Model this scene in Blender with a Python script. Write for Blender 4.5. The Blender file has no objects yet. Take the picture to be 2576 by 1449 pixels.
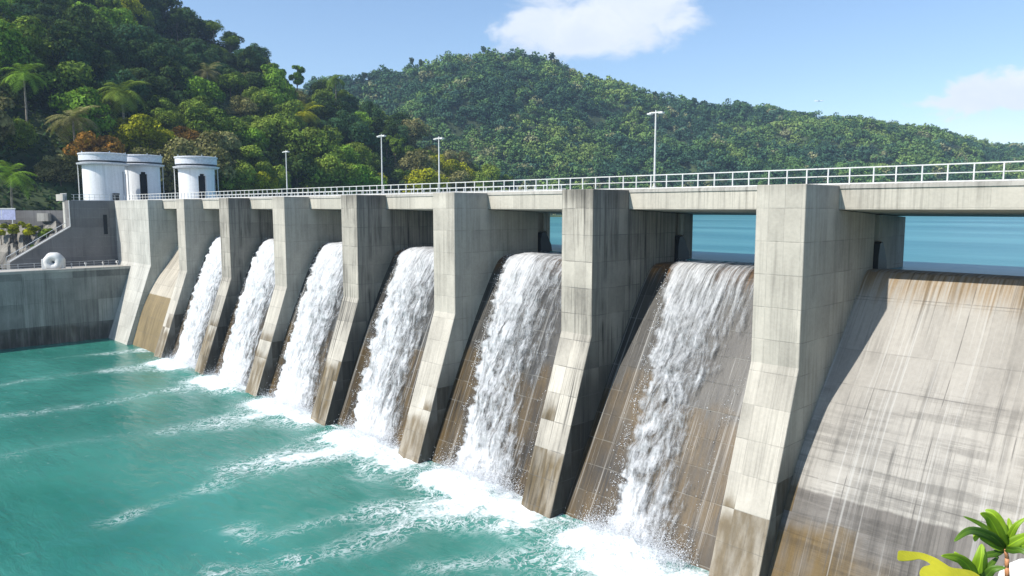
import bpy, bmesh, math, random
import numpy as np
from mathutils import Vector, Matrix
random.seed(7); RNG = np.random.default_rng(7)
C = bpy.context.scene.collection
SC = bpy.context.scene

# ------------------------------------------------------------------ camera frame (camera at the origin, metres)
F_PX, YAW, PITCH = 1861.6, 0.766535, 0.107134          # focal length at 2576 px width
FH = Vector((-math.cos(YAW), math.sin(YAW), 0)); RH = Vector((math.sin(YAW), math.cos(YAW), 0))
def plan(u, d, z=0.0):
    """point seen in direction u (pixels across) at forward distance d, height z"""
    p = FH*d + RH*((u-1288)/F_PX*d); return Vector((p.x, p.y, z))
def ray(u, v):
    ct, st = math.cos(PITCH), math.sin(PITCH)
    F = Vector((FH.x*ct, FH.y*ct, -st)); U = RH.cross(F)
    return F + RH*((u-1288)/F_PX) + U*((724.5-v)/F_PX)

X7 = -16.908; S = 14.0; W = 2.7
def XR(i): return X7-(7-i)*S
WATER = -19.7; LAKE = -3.75; TOP = 1.24

# ------------------------------------------------------------------ noise for meshes
def _hash(ix, iy, seed):
    h = (ix.astype(np.int64)*374761393 + iy.astype(np.int64)*668265263 + seed*1442695041) & 0x7fffffff
    h = ((h ^ (h >> 13))*1274126177) & 0x7fffffff
    return ((h ^ (h >> 16)) & 0xffff)/65535.0
def vnoise(x, y, seed=0):
    x = np.asarray(x, float); y = np.asarray(y, float)
    x0 = np.floor(x); y0 = np.floor(y); fx = x-x0; fy = y-y0
    fx = fx*fx*(3-2*fx); fy = fy*fy*(3-2*fy)
    a = _hash(x0, y0, seed); b = _hash(x0+1, y0, seed); c = _hash(x0, y0+1, seed); d = _hash(x0+1, y0+1, seed)
    return (a*(1-fx)+b*fx)*(1-fy)+(c*(1-fx)+d*fx)*fy
def fbm(x, y, seed=0, o=4):
    s = 0; a = .5
    for k in range(o):
        s = s+a*vnoise(x*2**k+17.3*k, y*2**k-9.1*k, seed+k); a *= .5
    return s/(1-.5**o)
def sstep(a, b, x):
    t = np.clip((np.asarray(x, float)-a)/(b-a), 0, 1); return t*t*(3-2*t)

# ------------------------------------------------------------------ object helpers
def tag(o, label=None, cat=None, group=None, kind=None):
    if label: o['label'] = label
    if cat: o['category'] = cat
    if group: o['group'] = group
    if kind: o['kind'] = kind
    return o
def empty(name, loc=(0,0,0), rz=0, **k):
    o = bpy.data.objects.new(name, None); C.objects.link(o); o.location = loc; o.rotation_euler = (0,0,rz)
    o.empty_display_size = .3
    return tag(o, **k)
def link(name, me, mat=None, parent=None, **k):
    o = bpy.data.objects.new(name, me); C.objects.link(o)
    if mat is not None and not me.materials: me.materials.append(mat)
    if parent: o.parent = parent
    return tag(o, **k)
def npmesh(name, V, Fq, smooth=False, nside=4):
    V = np.ascontiguousarray(V, np.float32); Fq = np.ascontiguousarray(Fq, np.int32)
    me = bpy.data.meshes.new(name); nf = len(Fq)
    me.vertices.add(len(V)); me.vertices.foreach_set('co', V.ravel())
    me.loops.add(nf*nside); me.loops.foreach_set('vertex_index', Fq.ravel())
    me.polygons.add(nf); me.polygons.foreach_set('loop_start', np.arange(0, nf*nside, nside, dtype=np.int32))
    me.polygons.foreach_set('use_smooth', np.full(nf, smooth))
    me.update(); me.validate(); return me
def setattr_f(me, name, vals):
    a = me.attributes.new(name, 'FLOAT', 'POINT'); a.data.foreach_set('value', np.ascontiguousarray(vals, np.float32).ravel())
def setattr_c(me, name, cols):
    a = me.attributes.new(name, 'FLOAT_COLOR', 'POINT')
    c = np.ones((len(cols), 4), np.float32); c[:, :3] = cols; a.data.foreach_set('color', c.ravel())
def gridfaces(nx, ny):
    i = np.arange(nx-1)[:, None]*ny+np.arange(ny-1)[None, :]
    return np.stack([i, i+ny, i+ny+1, i+1], -1).reshape(-1, 4)
class MB:
    def __init__(s): s.bm = bmesh.new()
    def box(s, x0, x1, y0, y1, z0, z1):
        vs = [s.bm.verts.new(p) for p in ((x0,y0,z0),(x1,y0,z0),(x1,y1,z0),(x0,y1,z0),(x0,y0,z1),(x1,y0,z1),(x1,y1,z1),(x0,y1,z1))]
        for f in ((0,3,2,1),(4,5,6,7),(0,1,5,4),(1,2,6,5),(2,3,7,6),(3,0,4,7)): s.bm.faces.new([vs[k] for k in f])
        return s
    def prismx(s, prof, x0, x1):
        """profile [(y,z)] counter clockwise seen from +x, extruded along x"""
        a = [s.bm.verts.new((x0, y, z)) for y, z in prof]; b = [s.bm.verts.new((x1, y, z)) for y, z in prof]; n = len(prof)
        s.bm.faces.new(list(reversed(a))); s.bm.faces.new(b)
        for k in range(n): s.bm.faces.new((a[k], a[(k+1)%n], b[(k+1)%n], b[k]))
        return s
    def prismz(s, pts, z0, z1):
        a = [s.bm.verts.new((x, y, z0)) for x, y in pts]; b = [s.bm.verts.new((x, y, z1)) for x, y in pts]; n = len(pts)
        s.bm.faces.new(list(reversed(a))); s.bm.faces.new(b)
        for k in range(n): s.bm.faces.new((a[k], a[(k+1)%n], b[(k+1)%n], b[k]))
        return s
    def tube(s, p, q, r0, r1=None, n=8):
        r1 = r0 if r1 is None else r1
        p = Vector(p); q = Vector(q); d = (q-p).normalized(); a = d.orthogonal().normalized(); b = d.cross(a)
        A = [s.bm.verts.new(p+(a*math.cos(t)+b*math.sin(t))*r0) for t in [2*math.pi*k/n for k in range(n)]]
        B = [s.bm.verts.new(q+(a*math.cos(t)+b*math.sin(t))*r1) for t in [2*math.pi*k/n for k in range(n)]]
        for k in range(n): s.bm.faces.new((A[k], A[(k+1)%n], B[(k+1)%n], B[k]))
        s.bm.faces.new(list(reversed(A))); s.bm.faces.new(B); return s
    def lathe(s, prof, n=32, a0=0, a1=2*math.pi, cap=True):
        full = abs(a1-a0-2*math.pi) < 1e-6; m = n if full else n+1; rings = []
        for r, z in prof: rings.append([s.bm.verts.new((r*math.cos(a0+(a1-a0)*k/n), r*math.sin(a0+(a1-a0)*k/n), z)) for k in range(m)])
        for A, B in zip(rings[:-1], rings[1:]):
            for k in range(n): s.bm.faces.new((A[k], A[(k+1)%m], B[(k+1)%m], B[k]))
        if cap and full: s.bm.faces.new(list(reversed(rings[0]))); s.bm.faces.new(rings[-1])
        return s
    def build(s, name, mat=None, parent=None, smooth=False, bevel=0, **k):
        bmesh.ops.recalc_face_normals(s.bm, faces=s.bm.faces)
        if bevel: bmesh.ops.bevel(s.bm, geom=[e for e in s.bm.edges if e.calc_face_angle(0) > .5], offset=bevel, segments=1, affect='EDGES')
        me = bpy.data.meshes.new(name); s.bm.to_mesh(me); s.bm.free()
        if smooth:
            for p in me.polygons: p.use_smooth = True
        return link(name, me, mat, parent, **k)

# ------------------------------------------------------------------ node helper
class G:
    def __init__(s, name):
        s.m = bpy.data.materials.new(name); s.m.use_nodes = True; s.nt = s.m.node_tree; s.nt.nodes.clear()
        s.out = s.nt.nodes.new('ShaderNodeOutputMaterial')
    def n(s, t, **k):
        x = s.nt.nodes.new(t)
        for a, b in k.items(): setattr(x, a, b)
        return x
    def put(s, sock, v):
        if isinstance(v, bpy.types.NodeSocket): s.nt.links.new(v, sock)
        elif isinstance(v, (tuple, list)) and sock.type == 'RGBA' and len(v) == 3: sock.default_value = (*v, 1)
        else: sock.default_value = v
    def m_(s, op, a, b=0.0, c=0.0, clamp=False):
        x = s.n('ShaderNodeMath', operation=op, use_clamp=clamp); s.put(x.inputs[0], a); s.put(x.inputs[1], b); s.put(x.inputs[2], c); return x.outputs[0]
    def add(s, a, b): return s.m_('ADD', a, b)
    def sub(s, a, b): return s.m_('SUBTRACT', a, b)
    def mul(s, a, b): return s.m_('MULTIPLY', a, b)
    def inv(s, a): return s.m_('SUBTRACT', 1.0, a)
    def ss(s, a, b, v, lo=0.0, hi=1.0):
        x = s.n('ShaderNodeMapRange', interpolation_type='SMOOTHSTEP')
        s.put(x.inputs['Value'], v); s.put(x.inputs['From Min'], a); s.put(x.inputs['From Max'], b); s.put(x.inputs['To Min'], lo); s.put(x.inputs['To Max'], hi); return x.outputs[0]
    def mix(s, f, a, b, mode='MIX'):
        x = s.n('ShaderNodeMix', data_type='RGBA', blend_type=mode); s.put(x.inputs[0], f); s.put(x.inputs[6], a); s.put(x.inputs[7], b); return x.outputs[2]
    def mixf(s, f, a, b):
        x = s.n('ShaderNodeMix', data_type='FLOAT'); s.put(x.inputs[0], f); s.put(x.inputs[2], a); s.put(x.inputs[3], b); return x.outputs[0]
    def vec(s, x, y=0.0, z=0.0):
        c = s.n('ShaderNodeCombineXYZ'); s.put(c.inputs[0], x); s.put(c.inputs[1], y); s.put(c.inputs[2], z); return c.outputs[0]
    def xyz(s, v):
        c = s.n('ShaderNodeSeparateXYZ'); s.put(c.inputs[0], v); return c.outputs
    def noise(s, v, sc=1.0, det=3.0, ro=.55, dist=0.0):
        x = s.n('ShaderNodeTexNoise'); s.put(x.inputs['Vector'], v); x.inputs['Scale'].default_value = sc
        x.inputs['Detail'].default_value = det; x.inputs['Roughness'].default_value = ro; x.inputs['Distortion'].default_value = dist; return x.outputs[0]
    def white(s, v):
        x = s.n('ShaderNodeTexWhiteNoise', noise_dimensions='3D'); s.put(x.inputs['Vector'], v); return x.outputs['Value']
    def attr(s, name, out='Fac'): return s.n('ShaderNodeAttribute', attribute_name=name).outputs[out]
    def bsdf(s, color, rough=.7, bump=None, bstr=.3, bdist=.05, **k):
        b = s.n('ShaderNodeBsdfPrincipled'); s.put(b.inputs['Base Color'], color); s.put(b.inputs['Roughness'], rough)
        for a, v in k.items(): s.put(b.inputs[a.replace('_', ' ')], v)
        if bump is not None:
            x = s.n('ShaderNodeBump'); x.inputs['Strength'].default_value = bstr; x.inputs['Distance'].default_value = bdist
            s.put(x.inputs['Height'], bump); s.put(b.inputs['Normal'], x.outputs[0])
        return b.outputs[0]
    def done(s, sh): s.nt.links.new(sh, s.out.inputs['Surface']); return s.m

def plain(name, col, rough=.6, metal=0.0, var=.15, sc=3):
    g = G(name); n = g.noise(g.n('ShaderNodeNewGeometry').outputs['Position'], sc, 4)
    c = g.mix(g.ss(.3, .7, n), tuple(x*(1-var) for x in col), tuple(min(1, x*(1+var)) for x in col))
    return g.done(g.bsdf(c, rough, Metallic=metal))

def concrete(name, base=(.40,.39,.36), panels=(.9, 1.75), joint=.55, tone=.10, streak=.5, blotch=.35, topdirt=None, algae=None,
             wet=None, wetshade=None, lip=None, bands=None, white=0.0, grimeshade=0.0, big=None, warm=None, rough=.85):
    g = G(name); geo = g.n('ShaderNodeNewGeometry'); pos = g.xyz(geo.outputs['Position']); nrm = g.xyz(geo.outputs['Normal'])
    side = g.m_('GREATER_THAN', g.m_('ABSOLUTE', nrm[0]), .6)
    flat = g.m_('GREATER_THAN', g.m_('ABSOLUTE', nrm[2]), .9)
    u = g.mixf(side, pos[0], pos[1]); z = g.mixf(flat, pos[2], pos[1])
    seed = g.mul(side, 31.7)
    uv = g.vec(u, z, seed)
    # shuttering panels
    pw, ph = panels
    row = g.m_('FLOOR', g.m_('DIVIDE', z, ph)); col = g.m_('FLOOR', g.m_('DIVIDE', u, pw))
    h1 = g.white(g.vec(col, row, seed)); h2 = g.white(g.vec(g.m_('FLOOR', g.m_('DIVIDE', u, pw*3)), row, g.add(seed, 5.0)))
    pv = g.add(g.mul(g.sub(h1, .5), tone), g.mul(g.sub(h2, .5), tone*1.3))
    # tone
    n1 = g.noise(g.vec(g.mul(u, .35), g.mul(z, .22), seed), 1, 5, .6); n2 = g.noise(uv, 5.0, 5, .65)
    v = g.add(g.add(1.0, pv), g.add(g.mul(g.sub(n1, .5), blotch*2.4), g.mul(g.sub(n2, .5), .35)))
    # vertical run marks
    s1 = g.noise(g.vec(g.mul(u, 2.2), g.mul(z, .07), seed), 1, 4, .65); s2 = g.noise(g.vec(g.mul(u, 6.5), g.mul(z, .16), g.add(seed, 9.0)), 1, 3, .6)
    pat = g.noise(g.vec(g.mul(u, .25), g.mul(z, .18), g.add(seed, 3.0)), 1, 3)
    dk = g.mul(g.ss(.47, .64, s1), g.ss(.36, .56, pat)); dk2 = g.mul(g.ss(.50, .62, s2), g.ss(.38, .58, pat))
    v = g.mul(v, g.sub(1.0, g.mul(streak, g.add(g.mul(dk, .6), g.mul(dk2, .45)))))
    if topdirt:
        zt, dep, am = topdirt
        t = g.ss(zt-dep, zt, g.add(pos[2], g.mul(g.sub(s1, .5), dep*2.2)))
        v = g.mul(v, g.sub(1.0, g.mul(t, g.mul(am, g.ss(.25, .6, s2, .55, 1.0)))))
    if bands:      # horizontal weathering bands that cross an apron
        bn = g.noise(g.vec(g.mul(u, .07), g.mul(z, 1.7), 4.0), 1, 7, .75); bm_ = g.noise(g.vec(g.mul(u, .2), g.mul(z, .35), 14.0), 1, 3)
        bb = g.mul(g.mul(g.ss(.44, .58, bn), g.ss(.36, .52, bm_)), g.ss(bands[0], bands[0]-2.5, pos[2]))
        v = g.mul(v, g.sub(1.0, g.mul(bb, g.mul(bands[1], g.ss(.3, .6, s2, 1.0, .55)))))
    if grimeshade:      # shade painted into the right hand flanks, mixed with patchy stain
        gz = g.mul(g.mul(side, g.m_('GREATER_THAN', nrm[0], 0.0)), g.ss(.30, .62, g.add(n1, g.mul(g.sub(h2, .5), .35)), grimeshade*.75, grimeshade))
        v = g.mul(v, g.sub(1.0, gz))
    rgb = g.mix(1.0, base, g.vec(v, v, v), 'MULTIPLY')
    if warm: rgb = g.mix(g.mul(g.ss(.45, .65, g.noise(g.vec(g.mul(u, .5), g.mul(z, .3), 8.0), 1, 3)), .5), rgb, g.mix(1.0, warm, g.vec(v, v, v), 'MULTIPLY'))
    if lip:
        lz, lcol, la = lip
        t = g.mul(g.ss(lz, lz+1.6, g.add(pos[2], g.mul(g.sub(s1, .5), 3.5))), g.mul(la, g.ss(.36, .6, s2, .25, 1.0)))
        rgb = g.mix(t, rgb, g.mix(1.0, lcol, g.vec(v, v, v), 'MULTIPLY'))
    if wet:
        wz, wcol, wa, sl = wet
        t = g.mul(g.ss(wz+.07, wz-.07, g.add(pos[2], g.mul(sl, g.sub(g.noise(g.vec(g.mul(u, 1.3), 0.0, 0.0), 1, 3), .5)))), wa)
        rgb = g.mix(t, rgb, g.mix(1.0, wcol, g.vec(v, v, v), 'MULTIPLY'))
    if algae:
        az, acol, am, jag = algae[:4]
        zz = g.add(pos[2], g.mul(g.sub(h2, .5), jag)); pz = g.noise(g.vec(g.mul(u, .45), g.mul(z, .3), 21.0), 1, 4)
        zz = g.add(zz, g.mul(g.sub(pz, .5), 3.0))
        t = g.mul(g.ss(az+.5, az-.6, zz), am)
        t = g.mul(t, g.ss(.3, .62, g.noise(g.vec(g.mul(u, 1.6), g.mul(z, .35), 2.0), 1, 4), .45, 1.0))
        if len(algae) > 4: t = g.mul(t, g.ss(algae[4]+1.0, algae[4]-3.0, g.add(pos[0], g.mul(g.sub(pz, .5), 5.0))))
        rgb = g.mix(t, rgb, g.mix(1.0, acol, g.vec(v, v, v), 'MULTIPLY'))
    if wetshade:  # wet stain and deep shade painted near black low on the right hand flanks
        t = g.mul(g.mul(side, g.m_('GREATER_THAN', nrm[0], 0.0)), g.ss(wetshade[0]+2.2, wetshade[0]-1.2, g.add(pos[2], g.mul(g.sub(h2, .5), 1.5))))
        rgb = g.mix(g.mul(t, wetshade[1]), rgb, (.03,.03,.026))
    if white:
        wn = g.noise(g.vec(g.mul(u, 3.4), g.mul(z, .045), g.add(seed, 40.0)), 1, 3, .6)
        w2 = g.noise(g.vec(g.mul(u, 11.0), g.mul(z, .2), g.add(seed, 44.0)), 1, 3, .6)
        rgb = g.mix(g.mul(g.add(g.ss(.58, .68, wn), g.mul(g.ss(.6, .7, w2), .5)), white), rgb, (.55,.54,.51))
    def line(x, p, wd):
        fr = g.m_('ABSOLUTE', g.sub(g.m_('FRACT', g.m_('DIVIDE', x, p)), .5)); return g.ss(.5-wd/p, .5-wd*.35/p, fr)
    wob = g.add(u, g.mul(g.sub(g.noise(g.vec(0.0, g.mul(z, .6), seed), 1, 2), .5), .06))
    L = g.m_('MAXIMUM', line(z, ph, .035), g.mul(line(wob, pw, .028), .75))
    brk = g.ss(.38, .60, g.noise(uv, .8, 4), .08, 1.0)
    rgb = g.mix(g.mul(g.mul(L, brk), abs(joint)), rgb, (.10,.095,.085) if joint >= 0 else (.30,.29,.26))
    if big: rgb = g.mix(g.mul(g.m_('MAXIMUM', line(g.add(u, big[2]), big[0], .035), line(g.add(z, big[3]), big[1], .035)), g.mul(brk, .55)), rgb, (.07,.065,.06))
    ht = g.add(g.mul(n2, .5), g.mul(L, -.6))
    return g.done(g.bsdf(rgb, rough, ht, .5, .03))

M = {}
M['pier_clean'] = concrete('pale_concrete', (.42,.388,.33), streak=.30, tone=.13, blotch=.42, topdirt=(1.3, .8, .25), algae=(-15.0, (.115,.078,.032), .85, 4), wetshade=(-13.0, .62), joint=.38, grimeshade=.12)
M['pier_dirty'] = concrete('stained_concrete', (.37,.34,.288), streak=.9, tone=.24, blotch=.6, topdirt=(1.3, 1.8, .5), algae=(-14.8, (.10,.066,.022), .92, 4), wetshade=(-10.5, .75), joint=.75, grimeshade=.42)
M['abut'] = concrete('abutment_concrete', (.44,.43,.385), streak=.35, topdirt=(1.3, 1.0, .15), joint=.4)
M['deck'] = concrete('deck_concrete', (.45,.42,.355), panels=(1.4, 6.0), streak=.45, tone=.10, blotch=.2, topdirt=(1.25, .3, .35), joint=.3)
M['apron_wet'] = concrete('wet_apron_concrete', (.042,.038,.031), panels=(1.1, 1.5), streak=.9, tone=.26, blotch=1.2, lip=(-5.4, (.19,.085,.016), .95), algae=(-11.5, (.066,.040,.010), .95, 2.2),
                          white=.34, joint=-.35, rough=.45)
M['apron_dry'] = concrete('dry_apron_concrete', (.315,.295,.262), panels=(1.1, 2.6), streak=.55, tone=.12, blotch=.35, lip=(-5.8, (.23,.15,.065), .8), bands=(-8.0, .42), white=.30,
                          algae=(-15.4, (.125,.080,.026), .92, 3, -11.0), wet=(-14.45, (.125,.112,.100), .88, .25), big=(3.3, 4.4, 1.1, .65), joint=.3)
M['apron_far'] = concrete('tan_apron_concrete', (.40,.36,.29), panels=(2.2, 2.2), streak=.5, tone=.1, wet=(-12.4, (.19,.14,.065), .95, .2), joint=.5)
M['train'] = concrete('training_wall_concrete', (.215,.215,.195), panels=(3.2, 3.4), streak=.5, tone=.6, blotch=.6, white=.08, algae=(-17.5, (.06,.05,.03), .8, 1.5), joint=.8)
M['dark_wall'] = concrete('dark_abutment_concrete', (.165,.16,.155), panels=(4.0, 1.5), streak=.3, tone=.12, joint=-.5)
M['kerb'] = concrete('terrace_concrete', (.40,.38,.34), panels=(3, 9), joint=.3)
M['rock'] = concrete('rock_face', (.15,.14,.12), panels=(5, 7), streak=.9, tone=.4, blotch=1.2, joint=.1)
M['rail'] = plain('white_rail_paint', (.60,.60,.58), .5, 0, .08)
M['white'] = concrete('white_tower_paint', (.74,.755,.77), panels=(50, 50), streak=.2, tone=.02, blotch=.1, joint=0)
M['whitegrey'] = plain('pale_grey_rim_paint', (.58,.60,.63), .6, 0, .12)
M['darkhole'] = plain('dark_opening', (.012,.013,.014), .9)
M['steel'] = plain('dark_steel', (.02,.022,.024), .5, .3)
M['galv'] = plain('galvanised_steel', (.62,.63,.62), .45, .2)
M['lens'] = plain('lamp_lens', (.75,.75,.72), .3)
M['blue'] = plain('pale_blue_panel', (.40,.42,.62), .6)
M['bark'] = plain('tree_bark', (.13,.105,.075), .9, 0, .4, 2)
M['bark_pale'] = plain('pale_bark', (.27,.24,.19), .9, 0, .3, 2)

def leafmat(name, a, b, c=None, trans=.25, useattr=True):
    g = G(name); oi = g.n('ShaderNodeObjectInfo').outputs['Random']
    t = g.attr('tone') if useattr else .5
    col = g.mix(g.ss(0, 1, t), a, b)
    if c: col = g.mix(g.mul(g.ss(.35, 1, oi), .7), col, g.mix(1.0, c, g.vec(g.add(.6, t), g.add(.6, t), g.add(.6, t)), 'MULTIPLY'))
    d = g.n('ShaderNodeBsdfDiffuse'); g.put(d.inputs[0], col); tr = g.n('ShaderNodeBsdfTranslucent'); g.put(tr.inputs[0], g.mix(.5, col, (.25,.32,.03), 'MIX') if trans else col)
    ms = g.n('ShaderNodeMixShader'); ms.inputs[0].default_value = trans; g.nt.links.new(d.outputs[0], ms.inputs[1]); g.nt.links.new(tr.outputs[0], ms.inputs[2])
    return g.done(ms.outputs[0])
LEAF = {
 'dark green': leafmat('dark_leaves', (.008,.022,.009), (.075,.125,.034), (.040,.100,.050), .15),
 'mid green': leafmat('mid_leaves', (.018,.045,.010), (.20,.30,.048), (.20,.26,.040), .18),
 'bright green': leafmat('bright_leaves', (.04,.10,.014), (.27,.46,.055), None, .25),
 'yellow green': leafmat('yellow_leaves', (.11,.12,.010), (.52,.52,.03), None, .3),
 'olive': leafmat('olive_leaves', (.05,.055,.02), (.34,.32,.13), (.21,.19,.09), .25),
 'orange brown': leafmat('orange_leaves', (.07,.035,.010), (.50,.25,.05), None, .25),
}
gm = G('far_leaves'); fc = gm.attr('col', 'Color'); dn = gm.n('ShaderNodeBsdfDiffuse'); gm.put(dn.inputs[0], fc); M['far'] = gm.done(dn.outputs[0])
gs = G('hill_soil'); ps = gs.n('ShaderNodeNewGeometry').outputs['Position']
M['soil'] = gs.done(gs.bsdf(gs.mix(gs.ss(.35, .65, gs.noise(ps, .12, 6)), (.018,.034,.012), (.055,.085,.028)), .95))
gs = G('river_bed'); M['bed'] = gs.done(gs.bsdf(gs.mix(gs.noise(gs.n('ShaderNodeNewGeometry').outputs['Position'], .3, 4), (.06,.06,.045), (.12,.11,.08)), .9))

# ------------------------------------------------------------------ water materials
def river_mat():
    g = G('river_water'); p = g.n('ShaderNodeNewGeometry').outputs['Position']; x, y, z = g.xyz(p)
    foam = g.attr('foam'); mist = g.attr('milk')
    warp = g.n('ShaderNodeTexNoise'); g.put(warp.inputs['Vector'], p); warp.inputs['Scale'].default_value = .35; warp.inputs['Detail'].default_value = 4
    wv = g.n('ShaderNodeVectorMath', operation='MULTIPLY_ADD'); g.put(wv.inputs[0], warp.outputs['Color']); wv.inputs[1].default_value = (3.2, 3.2, 0); g.put(wv.inputs[2], p)
    q = wv.outputs[0]; q = g.vec(g.xyz(q)[0], g.mul(g.xyz(q)[1], .62), 0.0)
    def ridge(v, sc, w, det=4): return g.ss(w, 0.0, g.m_('ABSOLUTE', g.sub(g.noise(v, sc, det, .6), .5)))
    r1 = ridge(q, .32, .022); r2 = ridge(q, .8, .032); r3 = ridge(q, 2.0, .05)
    lump = g.noise(q, .5, 6, .65); fine = g.noise(p, 4.0, 4, .7)
    wisps = g.m_('MAXIMUM', g.mul(r1, .9), g.m_('MAXIMUM', g.mul(r2, .8), g.mul(r3, .6)))
    thr = g.sub(1.10, foam)                                      # dense foam core -> ragged wisps
    core = g.ss(g.sub(thr, .10), g.add(thr, .16), g.add(lump, g.mul(g.sub(fine, .5), .35)))
    f = g.m_('MAXIMUM', core, g.mul(wisps, g.ss(.06, .5, foam)))
    f = g.m_('MULTIPLY', f, g.ss(.3, .6, fine, .7, 1.0), clamp=True)
    bubbles = g.mul(g.ss(.60, .72, g.noise(q, 1.4, 5, .7)), g.mul(g.ss(.5, .65, g.noise(p, .11, 2)), .22))
    f = g.m_('MAXIMUM', f, bubbles)
    big = g.noise(g.vec(g.mul(x, .05), g.mul(y, .09), 0.0), 1, 4)
    deep = g.mix(g.ss(.35, .68, big), (.020,.145,.115), (.040,.205,.165))
    deep = g.mix(g.mul(mist, .42), deep, (.15,.38,.34))
    col = g.mix(g.mul(f, g.ss(.30, .55, g.noise(q, 2.6, 5, .7), .72, 1.0)), deep, (.80,.84,.84))
    w1 = g.noise(g.vec(g.mul(g.add(x, g.mul(y, -.35)), .5), g.mul(y, 1.35), 0.0), 1.0, 5, .62, .6); w2 = g.noise(p, 3.2, 4, .6)
    calm = g.ss(.35, .62, g.noise(g.vec(g.mul(x, .06), g.mul(y, .10), 5.0), 1, 3), .25, 1.0)
    h = g.add(g.mul(calm, g.add(g.mul(w1, .55), g.mul(w2, .10))), g.mul(f, .22))
    return g.done(g.bsdf(col, g.mixf(f, .16, .8), h, .75, .28, IOR=1.33, Specular_IOR_Level=.42))
M['river'] = river_mat()
def lake_mat():
    g = G('lake_water'); p = g.n('ShaderNodeNewGeometry').outputs['Position']; x, y, z = g.xyz(p)
    n = g.noise(g.vec(g.mul(x, .010), g.mul(y, .035), 0.0), 1, 4); col = g.mix(g.ss(.35, .65, n), (.035,.180,.220), (.090,.29,.32))
    h = g.add(g.noise(g.vec(g.mul(x, .25), g.mul(y, .7), 0.0), 1, 5, .6), g.mul(g.noise(p, 2.0, 3), .3))
    return g.done(g.bsdf(col, .30, h, .5, .25, IOR=1.33, Specular_IOR_Level=.4))
M['lake'] = lake_mat()
def fall_mat():
    g = G('falling_water'); s = g.attr('flow'); a = g.attr('across'); dens = g.attr('dens')
    sd = g.mul(g.n('ShaderNodeObjectInfo').outputs['Random'], 50.0)
    lo = g.ss(2.0, 13.0, s)
    st = g.noise(g.vec(g.mul(a, 3.4), g.mul(s, .14), sd), 1, 6, .72, .3)            # threads near the crest
    st2 = g.noise(g.vec(g.mul(a, 7.5), g.mul(s, .55), sd), 1, 4, .7)
    tb = g.noise(g.vec(g.mul(a, 1.0), g.mul(s, .34), g.add(sd, 7.0)), 1, 8, .66, 1.6)     # torn clumps lower down
    t2 = g.noise(g.vec(g.mul(a, 2.6), g.mul(s, 1.7), g.add(sd, 3.0)), 1, 5, .7, .8)
    nz = g.mixf(lo, g.add(g.mul(st, .65), g.mul(st2, .35)), g.add(g.add(g.mul(tb, .52), g.mul(t2, .16)), g.add(g.mul(st, .2), g.mul(st2, .12))))
    thr = g.sub(.98, g.mul(dens, .72))
    t3 = g.noise(g.vec(g.mul(a, 7.0), g.mul(s, 4.6), sd), 1, 4, .75); nz = g.add(nz, g.mul(g.sub(t3, .5), g.mixf(lo, .08, .12)))
    al = g.ss(g.sub(thr, .13), g.add(thr, .07), nz)
    body = g.ss(g.sub(thr, .04), g.add(thr, .20), nz)
    shade = g.ss(.35, .62, g.noise(g.vec(g.mul(a, 3.2), g.mul(s, 1.0), g.add(sd, 11.0)), 1, 5, .7, .5))
    col = g.mix(g.mul(body, g.m_('MULTIPLY_ADD', shade, .6, .4)), (.40,.415,.43), (.95,.96,.97))
    h = g.add(nz, g.add(g.mul(t2, .5), g.mul(t3, .5)))
    b = g.n('ShaderNodeBsdfPrincipled'); g.put(b.inputs['Base Color'], col); b.inputs['Roughness'].default_value = .45
    bp = g.n('ShaderNodeBump'); bp.inputs['Strength'].default_value = .8; bp.inputs['Distance'].default_value = .10; g.put(bp.inputs['Height'], h); g.put(b.inputs['Normal'], bp.outputs[0])
    tl = g.n('ShaderNodeBsdfTranslucent'); tl.inputs[0].default_value = (.9,.93,.95,1); m1 = g.n('ShaderNodeMixShader'); m1.inputs[0].default_value = .25
    g.nt.links.new(b.outputs[0], m1.inputs[1]); g.nt.links.new(tl.outputs[0], m1.inputs[2])
    tr = g.n('ShaderNodeBsdfTransparent'); m2 = g.n('ShaderNodeMixShader'); g.put(m2.inputs[0], al); g.nt.links.new(tr.outputs[0], m2.inputs[1]); g.nt.links.new(m1.outputs[0], m2.inputs[2])
    return g.done(m2.outputs[0])
M['fall'] = fall_mat()
g = G('spray_drops'); d = g.n('ShaderNodeBsdfDiffuse'); d.inputs[0].default_value = (.9,.92,.94,1); t = g.n('ShaderNodeBsdfTranslucent'); t.inputs[0].default_value = (.95,.96,.98,1)
ms = g.n('ShaderNodeMixShader'); ms.inputs[0].default_value = .5; g.nt.links.new(d.outputs[0], ms.inputs[1]); g.nt.links.new(t.outputs[0], ms.inputs[2]); M['spray'] = g.done(ms.outputs[0])

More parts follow.
